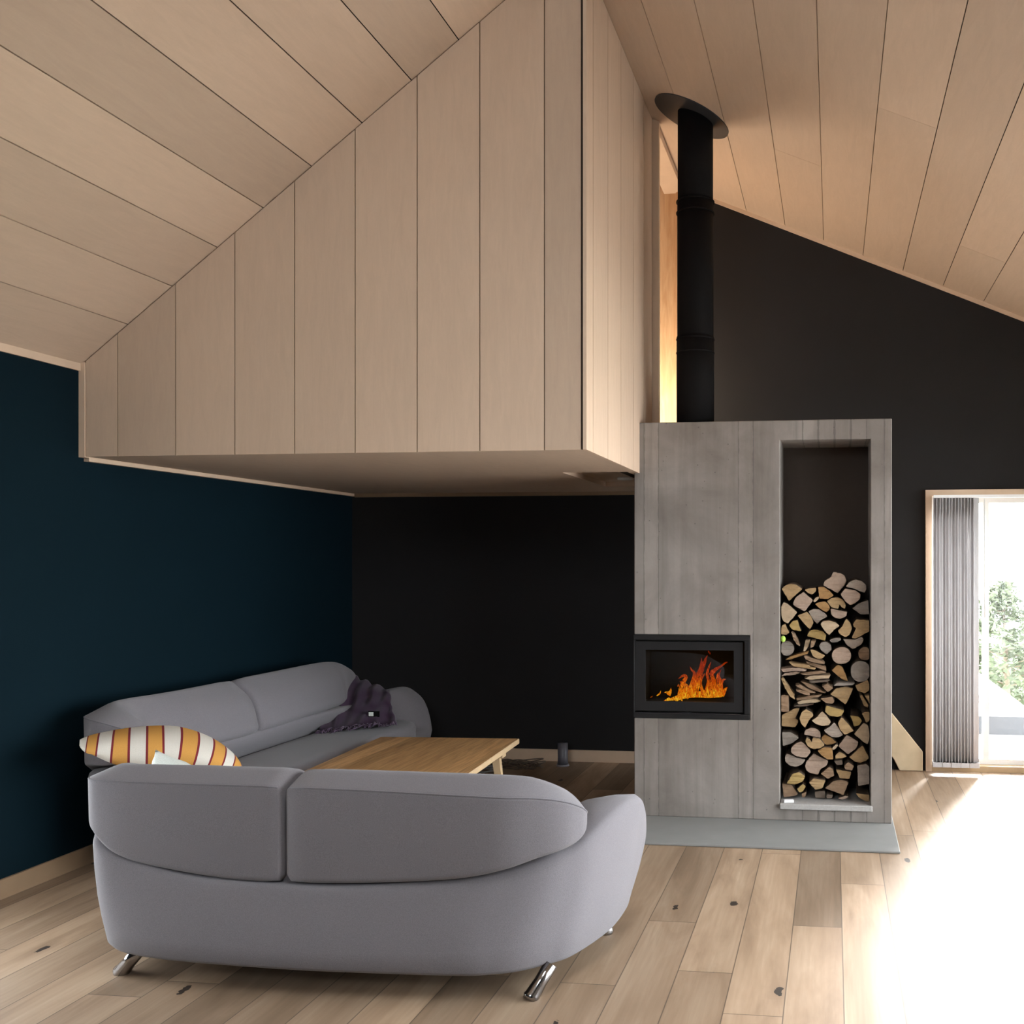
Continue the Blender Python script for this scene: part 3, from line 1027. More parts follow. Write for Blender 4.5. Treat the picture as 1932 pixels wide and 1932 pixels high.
TOPC = [(-2.84, 4.24, .33), (-2.90, 3.95, .45), (-2.905, 3.68, .53), (-2.872, 3.515, .55), (-2.80, 3.452, .497), (-2.66, 3.436, .445), (-2.41, 3.427, .398),
        (-2.05, 3.425, .383), (-1.79, 3.428, .386), (-1.39, 3.447, .423), (-1.19, 3.488, .460), (-1.057, 3.54, .495), (-.977, 3.609, .518), (-.912, 3.696, .552),
        (-.858, 3.836, .598), (-.815, 3.99, .624), (-.802, 4.09, .60), (-.806, 4.19, .52), (-.83, 4.26, .38), (-.92, 4.29, .31), (-1.4, 4.30, .30), (-2.0, 4.30, .30), (-2.6, 4.29, .30)]
BOTC = [(-2.82, 4.18), (-2.86, 3.93), (-2.868, 3.68), (-2.842, 3.555), (-2.76, 3.462), (-2.63, 3.405), (-2.41, 3.37), (-2.05, 3.352), (-1.79, 3.352), (-1.36, 3.372), (-1.22, 3.40),
        (-1.13, 3.44), (-1.045, 3.51), (-.98, 3.585), (-.92, 3.74), (-.882, 3.90), (-.873, 4.06), (-.878, 4.17), (-.90, 4.22), (-.98, 4.25), (-1.4, 4.26), (-2.0, 4.26), (-2.6, 4.25)]
C_LEFT = [(-2.895, 3.80, .60, .71, .73, .07, .12), (-2.915, 3.66, .58, .738, .775, .10, .20), (-2.895, 3.53, .575, .75, .80, .125, .28), (-2.85, 3.462, .553, .753, .805, .135, .34), (-2.75, 3.443, .476, .754, .806, .14, .37),
          (-2.6, 3.44, .434, .753, .803, .14, .37), (-2.3, 3.44, .396, .752, .80, .14, .37), (-2.053, 3.44, .388, .752, .80, .14, .37)]
C_RIGHT = [(-2.036, 3.44, .388, .752, .80, .14, .37), (-1.7, 3.437, .402, .748, .80, .14, .37), (-1.384, 3.431, .43, .742, .80, .14, .36), (-1.2, 3.44, .466, .736, .797, .14, .34),
           (-1.076, 3.481, .502, .727, .786, .13, .31), (-.99, 3.533, .522, .706, .76, .11, .24), (-.94, 3.595, .543, .672, .72, .085, .17), (-.920, 3.645, .575, .636, .67, .05, .11)]


def make_sofa(name, label, fm, lift, legs_mat):
    """fm maps the upholstery's own coordinates into the room; lift raises the back cushions' tops"""
    root = empty(name, tuple(fm(Vector((-1.9, 3.85, 0)))))
    tag(root, label, 'sofa')

    def mesh(nm, rings, closed_ends=True, mat=M['fabric'], parent=root, flat_fill=False, lab=None):
        bm = bmesh.new()
        R = [[bm.verts.new(fm(Vector(p))) for p in rg] for rg in rings]
        n = len(R[0])
        for i in range(len(R) - 1):
            for k in range(n):
                bm.faces.new([R[i][k], R[i][(k + 1) % n], R[i + 1][(k + 1) % n], R[i + 1][k]])
        fill(bm, R[0]) if flat_fill else bm.faces.new(R[0][::-1])
        fill(bm, R[-1]) if flat_fill else bm.faces.new(R[-1])
        ob = link(nm, bm, mat, parent, True)
        if lab:
            ob['label'] = lab
        return ob
    T = catmull(TOPC, 6, True)
    B = catmull(BOTC, 6, True)
    def off(P, d): 
        i = inward(P[0], P[1]); return (P[0] + i.x * d, P[1] + i.y * d)
    rings = [[(*off(b, .05), .100) for b in B], [(*off(b, .012), .104) for b in B], [(*b[:2], .118) for b in B]]
    for k in (.25, .5, .75):
        bulge = -.010 * math.sin(k * math.pi)
        rings.append([(*off((b[0] + (t[0] - b[0]) * k, b[1] + (t[1] - b[1]) * k), bulge), .118 + (t[2] - .04 - .118) * k) for b, t in zip(B, T)])
    rings.append([(*t[:2], t[2] - .04) for t in T])
    rings.append([(*off(t, .006), t[2] - .015) for t in T])
    rings.append([(*off(t, .024), t[2]) for t in T])
    rings.append([(*off(t, .10), t[2] + .002 if t[2] > .45 else t[2]) for t in T])
    rings.append([(*off(t, .20), max(.30, t[2] - .012)) for t in T])
    rings.append([(*off(t, .235), max(.30, t[2] - .045)) for t in T])
    rings.append([(*off(t, .255), .30 if t[2] < .34 else max(.30, t[2] - .12)) for t in T])
    rings.append([(*off(t, .27), .30) for t in T])
    mesh('base', rings, flat_fill=True)
    # seat
    S = []
    for x, y, h in TOPC:
        if y > 4.2:
            S.append((max(-2.66, min(-1.10, x)), 4.30))
        else:
            S.append(off((x, y), .262))
    S = [s for i, s in enumerate(S) if (Vector(s) - Vector(S[i - 1])).length > .03]
    S = catmull(S, 5, True)
    mesh('seat', [[(*off(s, .02), .255) for s in S], [(*s, .275) for s in S], [(*s, .385) for s in S], [(*off(s, .012), .408) for s in S], [(*off(s, .04), .42) for s in S], [(*off(s, .12), .424) for s in S]], flat_fill=True)
    # lumbar band under the cushions
    L = catmull([(-2.80, 3.452), (-2.41, 3.427), (-1.79, 3.428), (-1.39, 3.447), (-1.057, 3.54), (-.95, 3.64)], 6)
    rings = []
    for j, (x, y) in enumerate(L):
        i = inward(x, y)
        k = min(1, .55 + .09 * min(j, len(L) - 1 - j))
        sec = round_poly([(.06, .36), (.06, .545), (.36 * k, .56), (.345 * k, .50), (.255 * k, .40)], [.02, .02, .03, .05, .02])
        rings.append([(x + i.x * d, y + i.y * d, z) for d, z in sec])
    mesh('lumbar_band', rings)
    # back cushions
    for st in (C_LEFT, C_RIGHT):
        K = catmull(st, 7)
        rings, seam = [], []
        N = len(K)
        for j, (x, y, zb, zs, zt, dt, df) in enumerate(K):
            i = inward(x, y)
            up = lambda z: z if z < .57 else .57 + (z - .57) * lift
            zfb = min(.575, (zb + zs) / 2) if zb < .5 else max(.575, zb + .01)
            zfb = min(zfb, zs - .03)
            sec = round_poly([(0.004, up(zb)), (0, up(zs)), (dt, up(zt)), (df * .86, up(min(zt - .02, .71))), (df, up(zfb)), (.05, up(zb) - .005)],
                             [.028, .012, .045, .08, .035, .02])
            c = sum((Vector(s) for s in sec), Vector((0, 0))) / len(sec)
            e = min(j, N - 1 - j)
            flush = (st is C_LEFT and j > N / 2) or (st is C_RIGHT and j < N / 2)
            if flush:
                sc = [.90, .972, 1][min(e, 2)]
            else:
                sc = [.62, .88, .97, 1][min(e, 3)]
            sec = [c + (Vector(s) - c) * sc for s in sec]
            rings.append([(x + i.x * d, y + i.y * d, z) for d, z in sec])
            seam.append(rings[-1][7])
        # tighten the flush end so that the gap stays narrow
        if st is C_LEFT:
            rings[-2] = [tuple(Vector(a) * .2 + Vector(b) * .8) for a, b in zip(rings[-3], [tuple(Vector(x) + (Vector(x) - sum((Vector(z) for z in rings[-1]), Vector()) / len(rings[-1])) * .08) for x in rings[-1]])]
            seam[-2] = rings[-2][7]
        else:
            rings[1] = [tuple(Vector(a) * .2 + Vector(b) * .8) for a, b in zip(rings[2], [tuple(Vector(x) + (Vector(x) - sum((Vector(z) for z in rings[0]), Vector()) / len(rings[0])) * .08) for x in rings[0]])]
            seam[1] = rings[1][7]
        cu = mesh('back_cushion', rings)
        bm = bmesh.new()
        tube(bm, [fm(Vector(p)) for p in seam[1:-1]], .0035, 6)
        link('piping', bm, M['seam'], cu, True)
    for fx, fy, tx, ty in [(-2.74, 3.49, -2.635, 3.45), (-1.096, 3.463, -1.035, 3.525), (-2.70, 4.16, -2.62, 4.08), (-.96, 4.12, -1.02, 4.04)]:
        bm = bmesh.new()
        a, b = Vector((fx, fy, 0)), Vector((tx, ty, .106))
        pts = [fm(a + (b - a) * k) for k in (0, .04, .12, .5, 1)]
        pts[0].z = 0.0; pts[1].z = .006
        tube(bm, pts, [.027, .031, .029, .025, .026], 16)
        ob = link('leg', bm, legs_mat, root, True)
    return root


make_sofa('sofa', 'grey curved sofa in the foreground, its back turned to the viewer', lambda v: Vector(v), 1.0, M['chrome'])
make_sofa('sofa', 'grey curved sofa against the teal wall behind the low table',
          lambda v: Vector((-3.865 + (v.y - 3.31) * .85, 4.39 + (v.x + 2.94) * 1.33, v.z)), 1.34, M['chrome'])

# ================================================================== COFFEE TABLE
TH = math.radians(3.2)
BR = Vector((-2.0, 6.10, 0))
def tb(a, b, z):
    """a along the width from the right edge, b towards the viewer from the far edge"""
    return (BR.x - a * math.cos(TH) + b * math.sin(TH), BR.y - a * math.sin(TH) - b * math.cos(TH), z)
TW, TL, TZ = .915, 1.14, .452
tbl = empty('coffee_table', tb(TW / 2, TL / 2, 0))
tag(tbl, 'low rectangular oak plank coffee table between the two grey sofas', 'table')
def tbox(nm, a0, a1, b0, b1, z0, z1, mats, bv=.004):
    bm = bmesh.new()
    hexa(bm, [tb(a0, b0, z0), tb(a1, b0, z0), tb(a1, b1, z0), tb(a0, b1, z0)], [tb(a0, b0, z1), tb(a1, b0, z1), tb(a1, b1, z1), tb(a0, b1, z1)])
    ob = link(nm, bm, mats, tbl)
    if len(mats) > 1:
        for p in ob.data.polygons:
            p.material_index = 0 if abs(p.normal.z) > .7 else 1
    return bevel(ob, bv, 1)
tbox('tabletop', 0, TW, 0, TL, TZ - .034, TZ, [M['table'], M['table_edge']])
for b in (.24, TL - .30):
    tbox('batten', .02, TW - .02, b, b + .075, TZ - .066, TZ - .034, [M['table_edge']], .003)
for a, sa in ((.07, -1), (TW - .07, 1)):
    for b in (.277, TL - .262):
        bm = bmesh.new()
        a2 = a + sa * .05
        q = lambda ac, z, r: [tb(ac - r, b - r, z), tb(ac + r, b - r, z), tb(ac + r, b + r, z), tb(ac - r, b + r, z)]
        hexa(bm, q(a2, 0, .016), q(a, TZ - .066, .023))
        link('leg', bm, M['table_edge'], tbl)

# ================================================================== CUSHIONS, THROW
def pillow(name, fn, mat, nu=34, nv=20):
    """fn(u, v, side) -> point; u, v in 0..1"""
    bm = bmesh.new()
    uvl = bm.loops.layers.uv.new('UVMap')
    G = {}
    for s in (0, 1):
        for i in range(nu + 1):
            for j in range(nv + 1):
                edge = i in (0, nu) or j in (0, nv)
                if s == 1 and edge:
                    G[s, i, j] = G[0, i, j]
                else:
                    G[s, i, j] = bm.verts.new(fn(i / nu, j / nv, s))
    for s in (0, 1):
        for i in range(nu):
            for j in range(nv):
                ids = [(i, j), (i + 1, j), (i + 1, j + 1), (i, j + 1)]
                f = bm.faces.new([G[s, a, b] for a, b in ids])
                for lp, (a, b) in zip(f.loops, ids):
                    lp[uvl].uv = (a / nu, b / nv)
    return link(name, bm, mat, None, True)


ARC = catmull([(150, 1401, 5), (178, 1404, 30), (225, 1408, 54), (280, 1409, 64), (330, 1410, 62), (378, 1420, 54), (415, 1436, 46), (440, 1452, 34), (458, 1470, 8)], 8)
PN = Vector((-.60, .80, 0))
P0 = Vector((-3.30, 4.50, .7))
def stripe_fn(u, v, s):
    k = u * (len(ARC) - 1)
    i = min(int(k), len(ARC) - 2)
    a, b = Vector(ARC[i]), Vector(ARC[i + 1])
    q = a + (b - a) * (k - i)
    e = unproj_y(q.x, q.y, 4.0)
    o = Vector((0, 0, CAMH))
    c = o + (e - o) * ((P0 - o).dot(PN) / (e - o).dot(PN))
    w = v * 2 - 1
    hd = .02 + .17 * max(0, math.sin(u * math.pi)) ** .5
    prof = max(0, 1 - abs(w) ** 2.4) ** .55
    th = q.z / 2 * 2.95e-3
    tang = (Vector((b.x, -b.y)) - Vector((a.x, -a.y))).normalized()
    L = Vector((.80, .60, 0))
    nrm = L * (-tang.y) + Vector((0, 0, tang.x))
    p = c + PN * (w * hd) + nrm * (th * prof * (1 if s == 0 else -1)) + Vector((0, 0, .01 * w))
    p.z += .005 * math.sin(9 * u + 4 * v) * prof
    if u < .2 and s == 0 and w < .2:      # fold near the left corner
        p -= nrm * (.016 * math.sin(u / .2 * math.pi) * (.2 - w))
    return p
ob = pillow('cushion', stripe_fn, M['stripe'], 60, 18)
tag(ob, 'orange and cream striped cushion arched on the near end of the wall sofa', 'cushion')

def cream_fn(u, v, s):
    a, b = u - .5, v - .5
    pin = 1 - .16 * (1 - abs(a * 2)) * abs(b * 2) ** 3 - .0
    pin2 = 1 - .16 * (1 - abs(b * 2)) * abs(a * 2) ** 3
    x, z = a * .36 * pin2, b * .17 * pin
    th = .055 * max(0, (1 - abs(2 * a) ** 2.4)) ** .6 * max(0, (1 - abs(2 * b) ** 2.4)) ** .6
    R = math.radians(-15)
    X, Z = x * math.cos(R) - z * math.sin(R), x * math.sin(R) + z * math.cos(R)
    y = (th + .008 * math.sin(14 * u + 9 * v)) * (1 if s else -1) if th > 0 else 0
    c = unproj_y(268, 1422, 4.15) + Vector((.185, 0, -.118))
    return c + Vector((X, y + Z * .35, Z))
ob = pillow('cushion', cream_fn, M['cream'], 20, 16)
tag(ob, 'pale cream cushion tucked between the foreground sofa and the striped one', 'cushion')

TROWS = [[(630, 1272, 7.02), (664, 1277, 7.06), (700, 1290, 7.04), (738, 1306, 6.98)],
         [(622, 1292, 6.92), (660, 1296, 6.94), (700, 1303, 6.92), (741, 1316, 6.88)],
         [(616, 1322, 6.76), (656, 1324, 6.78), (700, 1326, 6.78), (743, 1334, 6.78)],
         [(612, 1354, 6.60), (653, 1351, 6.64), (700, 1348, 6.66), (747, 1352, 6.70)],
         [(606, 1385, 6.40), (650, 1379, 6.46), (702, 1372, 6.54), (754, 1370, 6.62)]]
grid = []
for rw in TROWS:
    grid.append([Vector(p) for p in catmull([tuple(unproj_y(q[0], q[1], q[2] - .07)) for q in rw], 10)])
cols = list(zip(*grid))
dense = [[Vector(p) for p in catmull([tuple(q) for q in c], 8)] for c in cols]
bm = bmesh.new()
def tv(lift):
    return [[bm.verts.new(p + Vector((.0, -.014 * math.sin(i * .9) - .008 * math.sin(j * .7 + i * .4) - lift, .010 * math.sin(i * 1.1 + j * .25) + lift * .6))) for j, p in enumerate(c)] for i, c in enumerate(dense)]
A, Bk = tv(.028), tv(.014)
ni, nj = len(A), len(A[0])
for i in range(ni - 1):
    for j in range(nj - 1):
        bm.faces.new([A[i][j], A[i + 1][j], A[i + 1][j + 1], A[i][j + 1]])
        bm.faces.new([Bk[i][j], Bk[i][j + 1], Bk[i + 1][j + 1], Bk[i + 1][j]])
for i in range(ni - 1):
    bm.faces.new([A[i][0], Bk[i][0], Bk[i + 1][0], A[i + 1][0]])
    bm.faces.new([A[i][-1], A[i + 1][-1], Bk[i + 1][-1], Bk[i][-1]])
for j in range(nj - 1):
    bm.faces.new([A[0][j], A[0][j + 1], Bk[0][j + 1], Bk[0][j]])
    bm.faces.new([A[-1][j], Bk[-1][j], Bk[-1][j + 1], A[-1][j + 1]])
edgepts = [v.co.copy() for v in [A[i][-1] for i in range(ni)]]
thr = link('throw', bm, M['throw'], None, True)
tag(thr, 'dark purple fringed throw draped over the far end of the wall sofa', 'throw')
bm = bmesh.new()
for i in range(90):
    k = random.random() * (len(edgepts) - 1.001)
    a = edgepts[int(k)].lerp(edgepts[int(k) + 1], k % 1)
    d = Vector((random.uniform(-.02, .03), -random.uniform(.04, .085), random.uniform(-.005, .012)))
    tube(bm, [a, a + d * .5 + Vector((random.uniform(-.01, .01), 0, random.uniform(0, .015))), a + d], [.004, .0045, .003], 5)
fr = link('fringe', bm, M['fringe'], thr, True)
fr['kind'] = 'stuff'
fr['label'] = 'paler purple fringe along the lower edge'
lb = unproj_y(706, 1347, 6.53)
bm = bmesh.new()
box(bm, lb.x - .04, lb.x + .04, lb.y - .008, lb.y, lb.z - .02, lb.z + .02)
tg = link('sewn_label', bm, M['black'], thr)
tg['label'] = 'small black fabric label with a pale patch'
bm = bmesh.new()
box(bm, lb.x - .036, lb.x - .002, lb.y - .0095, lb.y - .007, lb.z - .014, lb.z + .014)
link('pale_patch', bm, M['cream'], tg)

# ================================================================== FIREWOOD
def c2(p): return (1440 + p[0] / 8.05, 1050 + p[1] / 8.05)
def c3(p): return (1440 + p[0] / 8.05, 1290 + p[1] / 8.05)
def c4(p): return (1450 + p[0] / 12.88, 1190 + p[1] / 12.88)
def c5(p): return (1520 + p[0] / 10.74, 1160 + p[1] / 10.74)
def circ(cx, cy, rx, ry=None, n=12, wob=.03):
    ry = ry or rx
    return [(cx + rx * (1 + random.uniform(-wob, wob)) * math.cos(2 * math.pi * k / n), cy + ry * (1 + random.uniform(-wob, wob)) * math.sin(2 * math.pi * k / n)) for k in range(n)]
def turned(poly): return [(3115.5 - x, 2540.5 - y) for x, y in poly]
# key: (outline, crop, colour)
UP = {
 'A': ([(1060,230),(1180,250),(1240,290),(1265,360),(1245,430),(1130,560),(1060,520),(905,440),(930,370),(1030,310)], 'pinkish'),
 'B': ([(1250,460),(1300,390),(1400,345),(1500,370),(1565,430),(1570,500),(1540,555),(1380,490)], 'greyish'),
 'C': ([(1170,575),(1240,485),(1400,510),(1480,570),(1475,640),(1400,710),(1320,740),(1250,690)], 'pinkish'),
 'D': ([(275,490),(330,440),(420,410),(500,425),(595,495),(520,560),(390,680)], 'honey'),
 'E': ([(455,690),(490,620),(610,535),(760,665),(630,840),(540,790),(450,735)], 'pinkish'),
 'F': ([(625,505),(700,480),(805,470),(800,530),(740,580),(670,550)], 'honey'),
 'G': ([(830,460),(920,460),(1010,520),(1075,595),(980,650),(850,640)], 'orange'),
 'H': ([(755,680),(800,620),(850,605),(840,650),(780,700)], 'pale'),
 'I': ([(780,720),(850,690),(940,680),(1005,740),(1015,800),(960,850),(870,800)], 'orange'),
 'J': ([(960,680),(1030,630),(1130,615),(1220,660),(1260,740),(1240,800),(1190,770),(1160,720),(1140,800),(1040,780)], 'honey'),
 'K': ([(250,760),(310,690),(370,720),(520,850),(370,1025),(300,980),(270,880)], 'pale'),
 'L': ([(515,895),(660,835),(730,910),(765,1010),(710,1110),(620,1020)], 'honey'),
 'M': ([(680,830),(760,795),(850,800),(940,860),(980,910),(880,965),(820,1030),(760,960)], 'greyish'),
 'N': ([(1020,790),(1280,840),(1260,910),(1170,950),(1080,930),(1030,880)], 'pinkish'),
 'O': ([(1350,790),(1450,710),(1600,660),(1615,880),(1480,880)], 'weathered'),
 'P': ([(390,1050),(440,980),(520,960),(545,1060),(580,1135),(450,1120)], 'yellowish'),
 'Q': ([(250,1110),(280,1050),(335,1015),(360,1090),(400,1160),(350,1190),(265,1185)], 'honey'),
 'R': ([(865,1030),(900,980),(1000,970),(1100,1000),(1165,1055),(1080,1110),(1000,1200),(930,1130)], 'pale'),
 'S': ([(1130,1130),(1200,1060),(1260,940),(1320,1000),(1350,1090),(1310,1190),(1250,1230),(1160,1180)], 'honey'),
 'T': ([(1360,1030),(1410,950),(1620,965),(1615,1140),(1400,1250),(1340,1240),(1390,1130),(1410,1085),(1370,1070)], 'honey'),
 'U': ([(660,1210),(700,1130),(770,1105),(900,1130),(960,1190),(940,1285),(780,1240)], 'yellowish'),
}
UPL = {'A': 'big rough pinkish split log standing highest on top of the firewood stack',
 'B': 'grey half-round log at the top right of the firewood stack, flat side down',
 'C': 'pinkish split log directly under the grey half-round one at the top right',
 'D': 'honey quarter log with rounded top at the upper left corner of the stack',
 'E': 'squarish pinkish log tilted like a diamond near the top left of the stack',
 'F': 'small half-round log at the top, between the left quarter log and the orange one',
 'G': 'orange split log just left below the highest log of the stack',
 'H': 'tiny pale splinter end right of the diamond log near the top of the stack',
 'I': 'orange wedge log left of the notched log, below the top layer',
 'J': 'honey log with a notch in its lower edge, middle of the upper stack',
 'K': 'pale pointed five-sided log at the left edge of the upper stack',
 'L': 'honey wedge log pointing down, right of the pale pointed left-edge log',
 'M': 'greyish rounded wedge log right of the downward honey wedge, upper stack',
 'N': 'pinkish half log with flat top, under the notched log in the upper stack',
 'O': 'dark weathered log against the right niche wall in the upper stack',
 'P': 'small yellowish wedge log near the left edge, above the tilted kindling',
 'Q': 'small honey wedge log at the left edge directly above the green ball',
 'R': 'pale broad wedge log pointing down in the centre of the upper stack',
 'S': 'honey teardrop log left of the big notched log at the right edge',
 'T': 'large honey log with a jagged notch on its left, right edge of upper stack',
 'U': 'yellowish flat-bottomed half log just above the kindling sticks'}
DNL = {'A': 'big rough pinkish split log with ragged underside in the lower stack',
 'B': 'grey half-round log at the lower left of the stack, flat side up',
 'C': 'pinkish split log directly above the grey half-round one at the lower left',
 'D': 'honey quarter log with rounded bottom near the lower right of the stack',
 'E': 'squarish pinkish log tilted like a diamond in the lower right of the stack',
 'F': 'small half-round log left of the lower right quarter log',
 'G': 'orange split log right above the big ragged log of the lower stack',
 'H': 'tiny pale splinter end left of the diamond log in the lower stack',
 'I': 'orange wedge log right of the notched log in the lower stack',
 'J': 'honey log with a notch in its upper edge, lower stack',
 'K': 'pale pointed log at the right edge of the lower stack, tip down',
 'L': 'honey wedge log with its tip up, left of the pale right-edge log',
 'M': 'greyish rounded wedge log in the centre of the lower stack, tip up',
 'N': 'pinkish half log with flat bottom, above the notched log in the lower stack',
 'O': 'dark weathered log against the left niche wall in the lower stack',
 'P': 'small yellowish wedge log near the right edge, lower half of the stack',
 'Q': 'small honey wedge log at the right edge, level with the lower yellowish one',
 'R': 'pale broad wedge log pointing up below the kindling',
 'S': 'honey teardrop log second from the left below the kindling, tip down',
 'T': 'large honey log with a jagged notch on its right, left edge below the kindling',
 'U': 'yellowish flat-topped half log in the middle just below the kindling'}
LOGS = []
for k, (p, c) in UP.items():
    q = [c2(a) for a in p]
    LOGS.append((q, c, UPL[k], 'log', .31))
    LOGS.append((turned(q), c, DNL[k], 'log', .31))
def add(poly, f, col, lab, nm='log', depth=.3):
    LOGS.append(([f(a) for a in poly], col, lab, nm, depth))
add([(1000,1275),(1080,1235),(1170,1230),(1190,1260),(1130,1300),(1040,1310)], c2, 'weathered', 'small dark lens-shaped log under the centre of the upper stack')
add([(1205,1250),(1400,1260),(1500,1215),(1530,1260),(1490,1340),(1360,1410),(1270,1350)], c2, 'greyish', 'greyish half log with white bark edge under the big right notched log')
add(circ(358, 1395, 114), c2, 'weathered', 'grey round log at the left edge beneath the green ball')
add([(845,1360),(880,1300),(960,1290),(1030,1340),(1040,1420),(960,1490),(880,1430)], c2, 'weathered', 'dim roundish log behind the front row, left of the pinkish round log')
add(circ(1190, 1505, 150, 132), c2, 'pinkish', 'pinkish round log in the middle of the stack right of the kindling')
add(circ(1545, 1478, 103), c2, 'brown', 'small orange-brown round log at the right niche wall')
add([(710,1410),(770,1420),(945,1505),(900,1550),(830,1565),(750,1510)], c2, 'honey', 'small half log lying on the kindling sticks')
add(circ(1480, 1745, 158, 165), c2, 'weathered', 'biggest grey round log with a cracked face at the right edge')
add([(1035,1730),(1130,1640),(1200,1670),(1240,1760),(1290,1900),(1200,1870)], c2, 'orange', 'dark orange wedge log left of the biggest round log')
add([(1000,1430),(1180,1350),(1250,1305),(1320,1400),(1350,1530),(1200,1595),(1050,1540)], c5, 'honey', 'honey quarter log right under the biggest grey round log')
add([(1010,160),(1100,70),(1250,40),(1370,70),(1300,230),(1250,320),(1120,220)], c3, 'honey', 'large honey wedge log pointing down, right of the kindling')
add([(890,40),(970,0),(1060,70),(980,130)], c3, 'brown', 'small brown diamond-shaped stick end right of the kindling', 'stick')
add([(860,225),(1050,195),(1085,270),(1050,310),(960,300)], c3, 'brown', 'small brown split piece below the right tips of the kindling')
add([(1465,180),(1500,170),(1600,330),(1590,365),(1530,340)], c3, 'honey', 'slim leaning slat near the right wall, left of a shorter one', 'stick')
add([(1540,180),(1610,175),(1650,250),(1645,310),(1600,280)], c3, 'honey', 'short leaning slat touching the right niche wall', 'stick')
add([(258,170),(385,175),(390,430),(258,430)], c3, 'brown', 'upright rectangular brown log end at the left edge below the kindling')
add([(560,1440),(640,1375),(860,1370),(1000,1385),(950,1430),(700,1440)], c5, 'weathered', 'grey bark strip lying above the large honey wedge', 'stick')
KS = [([(550,30),(620,90),(700,230),(760,380),(680,330),(600,200)], 'brown', 'dark brown stick leaning right of the green ball'),
 ([(900,230),(1010,230),(960,400),(880,510),(840,500)], 'pale', 'pale upright stick above the kindling pile'),
 ([(1030,250),(1150,240),(1090,400),(1020,420)], 'brown', 'short brown upright stick right of the pale upright one'),
 ([(400,710),(520,630),(830,540),(990,480),(960,560),(700,640),(540,700)], 'orange', 'orange-brown stick rising to the right, topmost of the kindling'),
 ([(850,620),(900,610),(1100,690),(1300,740),(1370,810),(1300,810),(1080,770),(900,700)], 'brown', 'kindling stick falling to the right under the small half log'),
 ([(900,740),(1080,780),(1400,880),(1410,980),(1200,910),(930,800)], 'brown', 'wide brown kindling stick falling to the right, below its lighter twin'),
 ([(485,765),(600,790),(950,830),(1000,880),(1140,910),(1130,950),(960,920),(600,870)], 'honey', 'long light kindling stick falling gently to the right, upper left of the pile'),
 ([(270,930),(560,905),(830,910),(930,950),(900,990),(600,980),(360,1010),(300,960)], 'pinkish', 'long level kindling stick starting at the left wall, upper of two'),
 ([(290,1100),(390,1030),(700,990),(760,1030),(600,1080)], 'pinkish', 'lower of two kindling sticks starting at the left wall'),
 ([(760,1040),(1000,1000),(1300,980),(1400,1030),(1100,1070),(850,1080)], 'brown', 'level brown kindling stick above the palest one'),
 ([(870,1170),(1000,1100),(1417,1080),(1515,1075),(1500,1100),(1470,1160),(1000,1190)], 'pale', 'palest level kindling stick in the middle of the pile'),
 ([(980,1230),(1010,1200),(1417,1190),(1500,1210),(1417,1240),(1050,1280)], 'dark', 'dark kindling stick just under the palest one'),
 ([(770,1230),(860,1240),(1100,1340),(1250,1420),(1390,1520),(1250,1500),(1000,1400)], 'brown', 'long kindling stick falling steeply to the right, lower half of the pile'),
 ([(650,1330),(750,1320),(950,1430),(1150,1520),(1000,1510),(760,1400)], 'brown', 'thin kindling stick under the long steep one'),
 ([(660,1430),(760,1440),(1000,1500),(1000,1580),(860,1550),(680,1470)], 'brown', 'short broad kindling stick with a square right end'),
 ([(280,1160),(330,1140),(480,1350),(640,1560),(620,1600),(650,1680),(520,1600),(400,1400)], 'honey', 'steep slat leaning from the left wall down to the right'),
 ([(670,1640),(950,1590),(1300,1550),(1220,1620),(900,1670),(680,1700)], 'brown', 'brown kindling stick rising to the right, second from the bottom'),
 ([(690,1740),(800,1690),(1150,1660),(1280,1710),(1200,1740),(720,1790)], 'pale', 'bright kindling stick near the bottom of the pile'),
 ([(600,1840),(800,1800),(1100,1790),(900,1840)], 'dark', 'dark kindling stick lying lowest in the pile')]
for p, c, l in KS:
    add(p, c4, c, l, 'kindling_stick', .10)
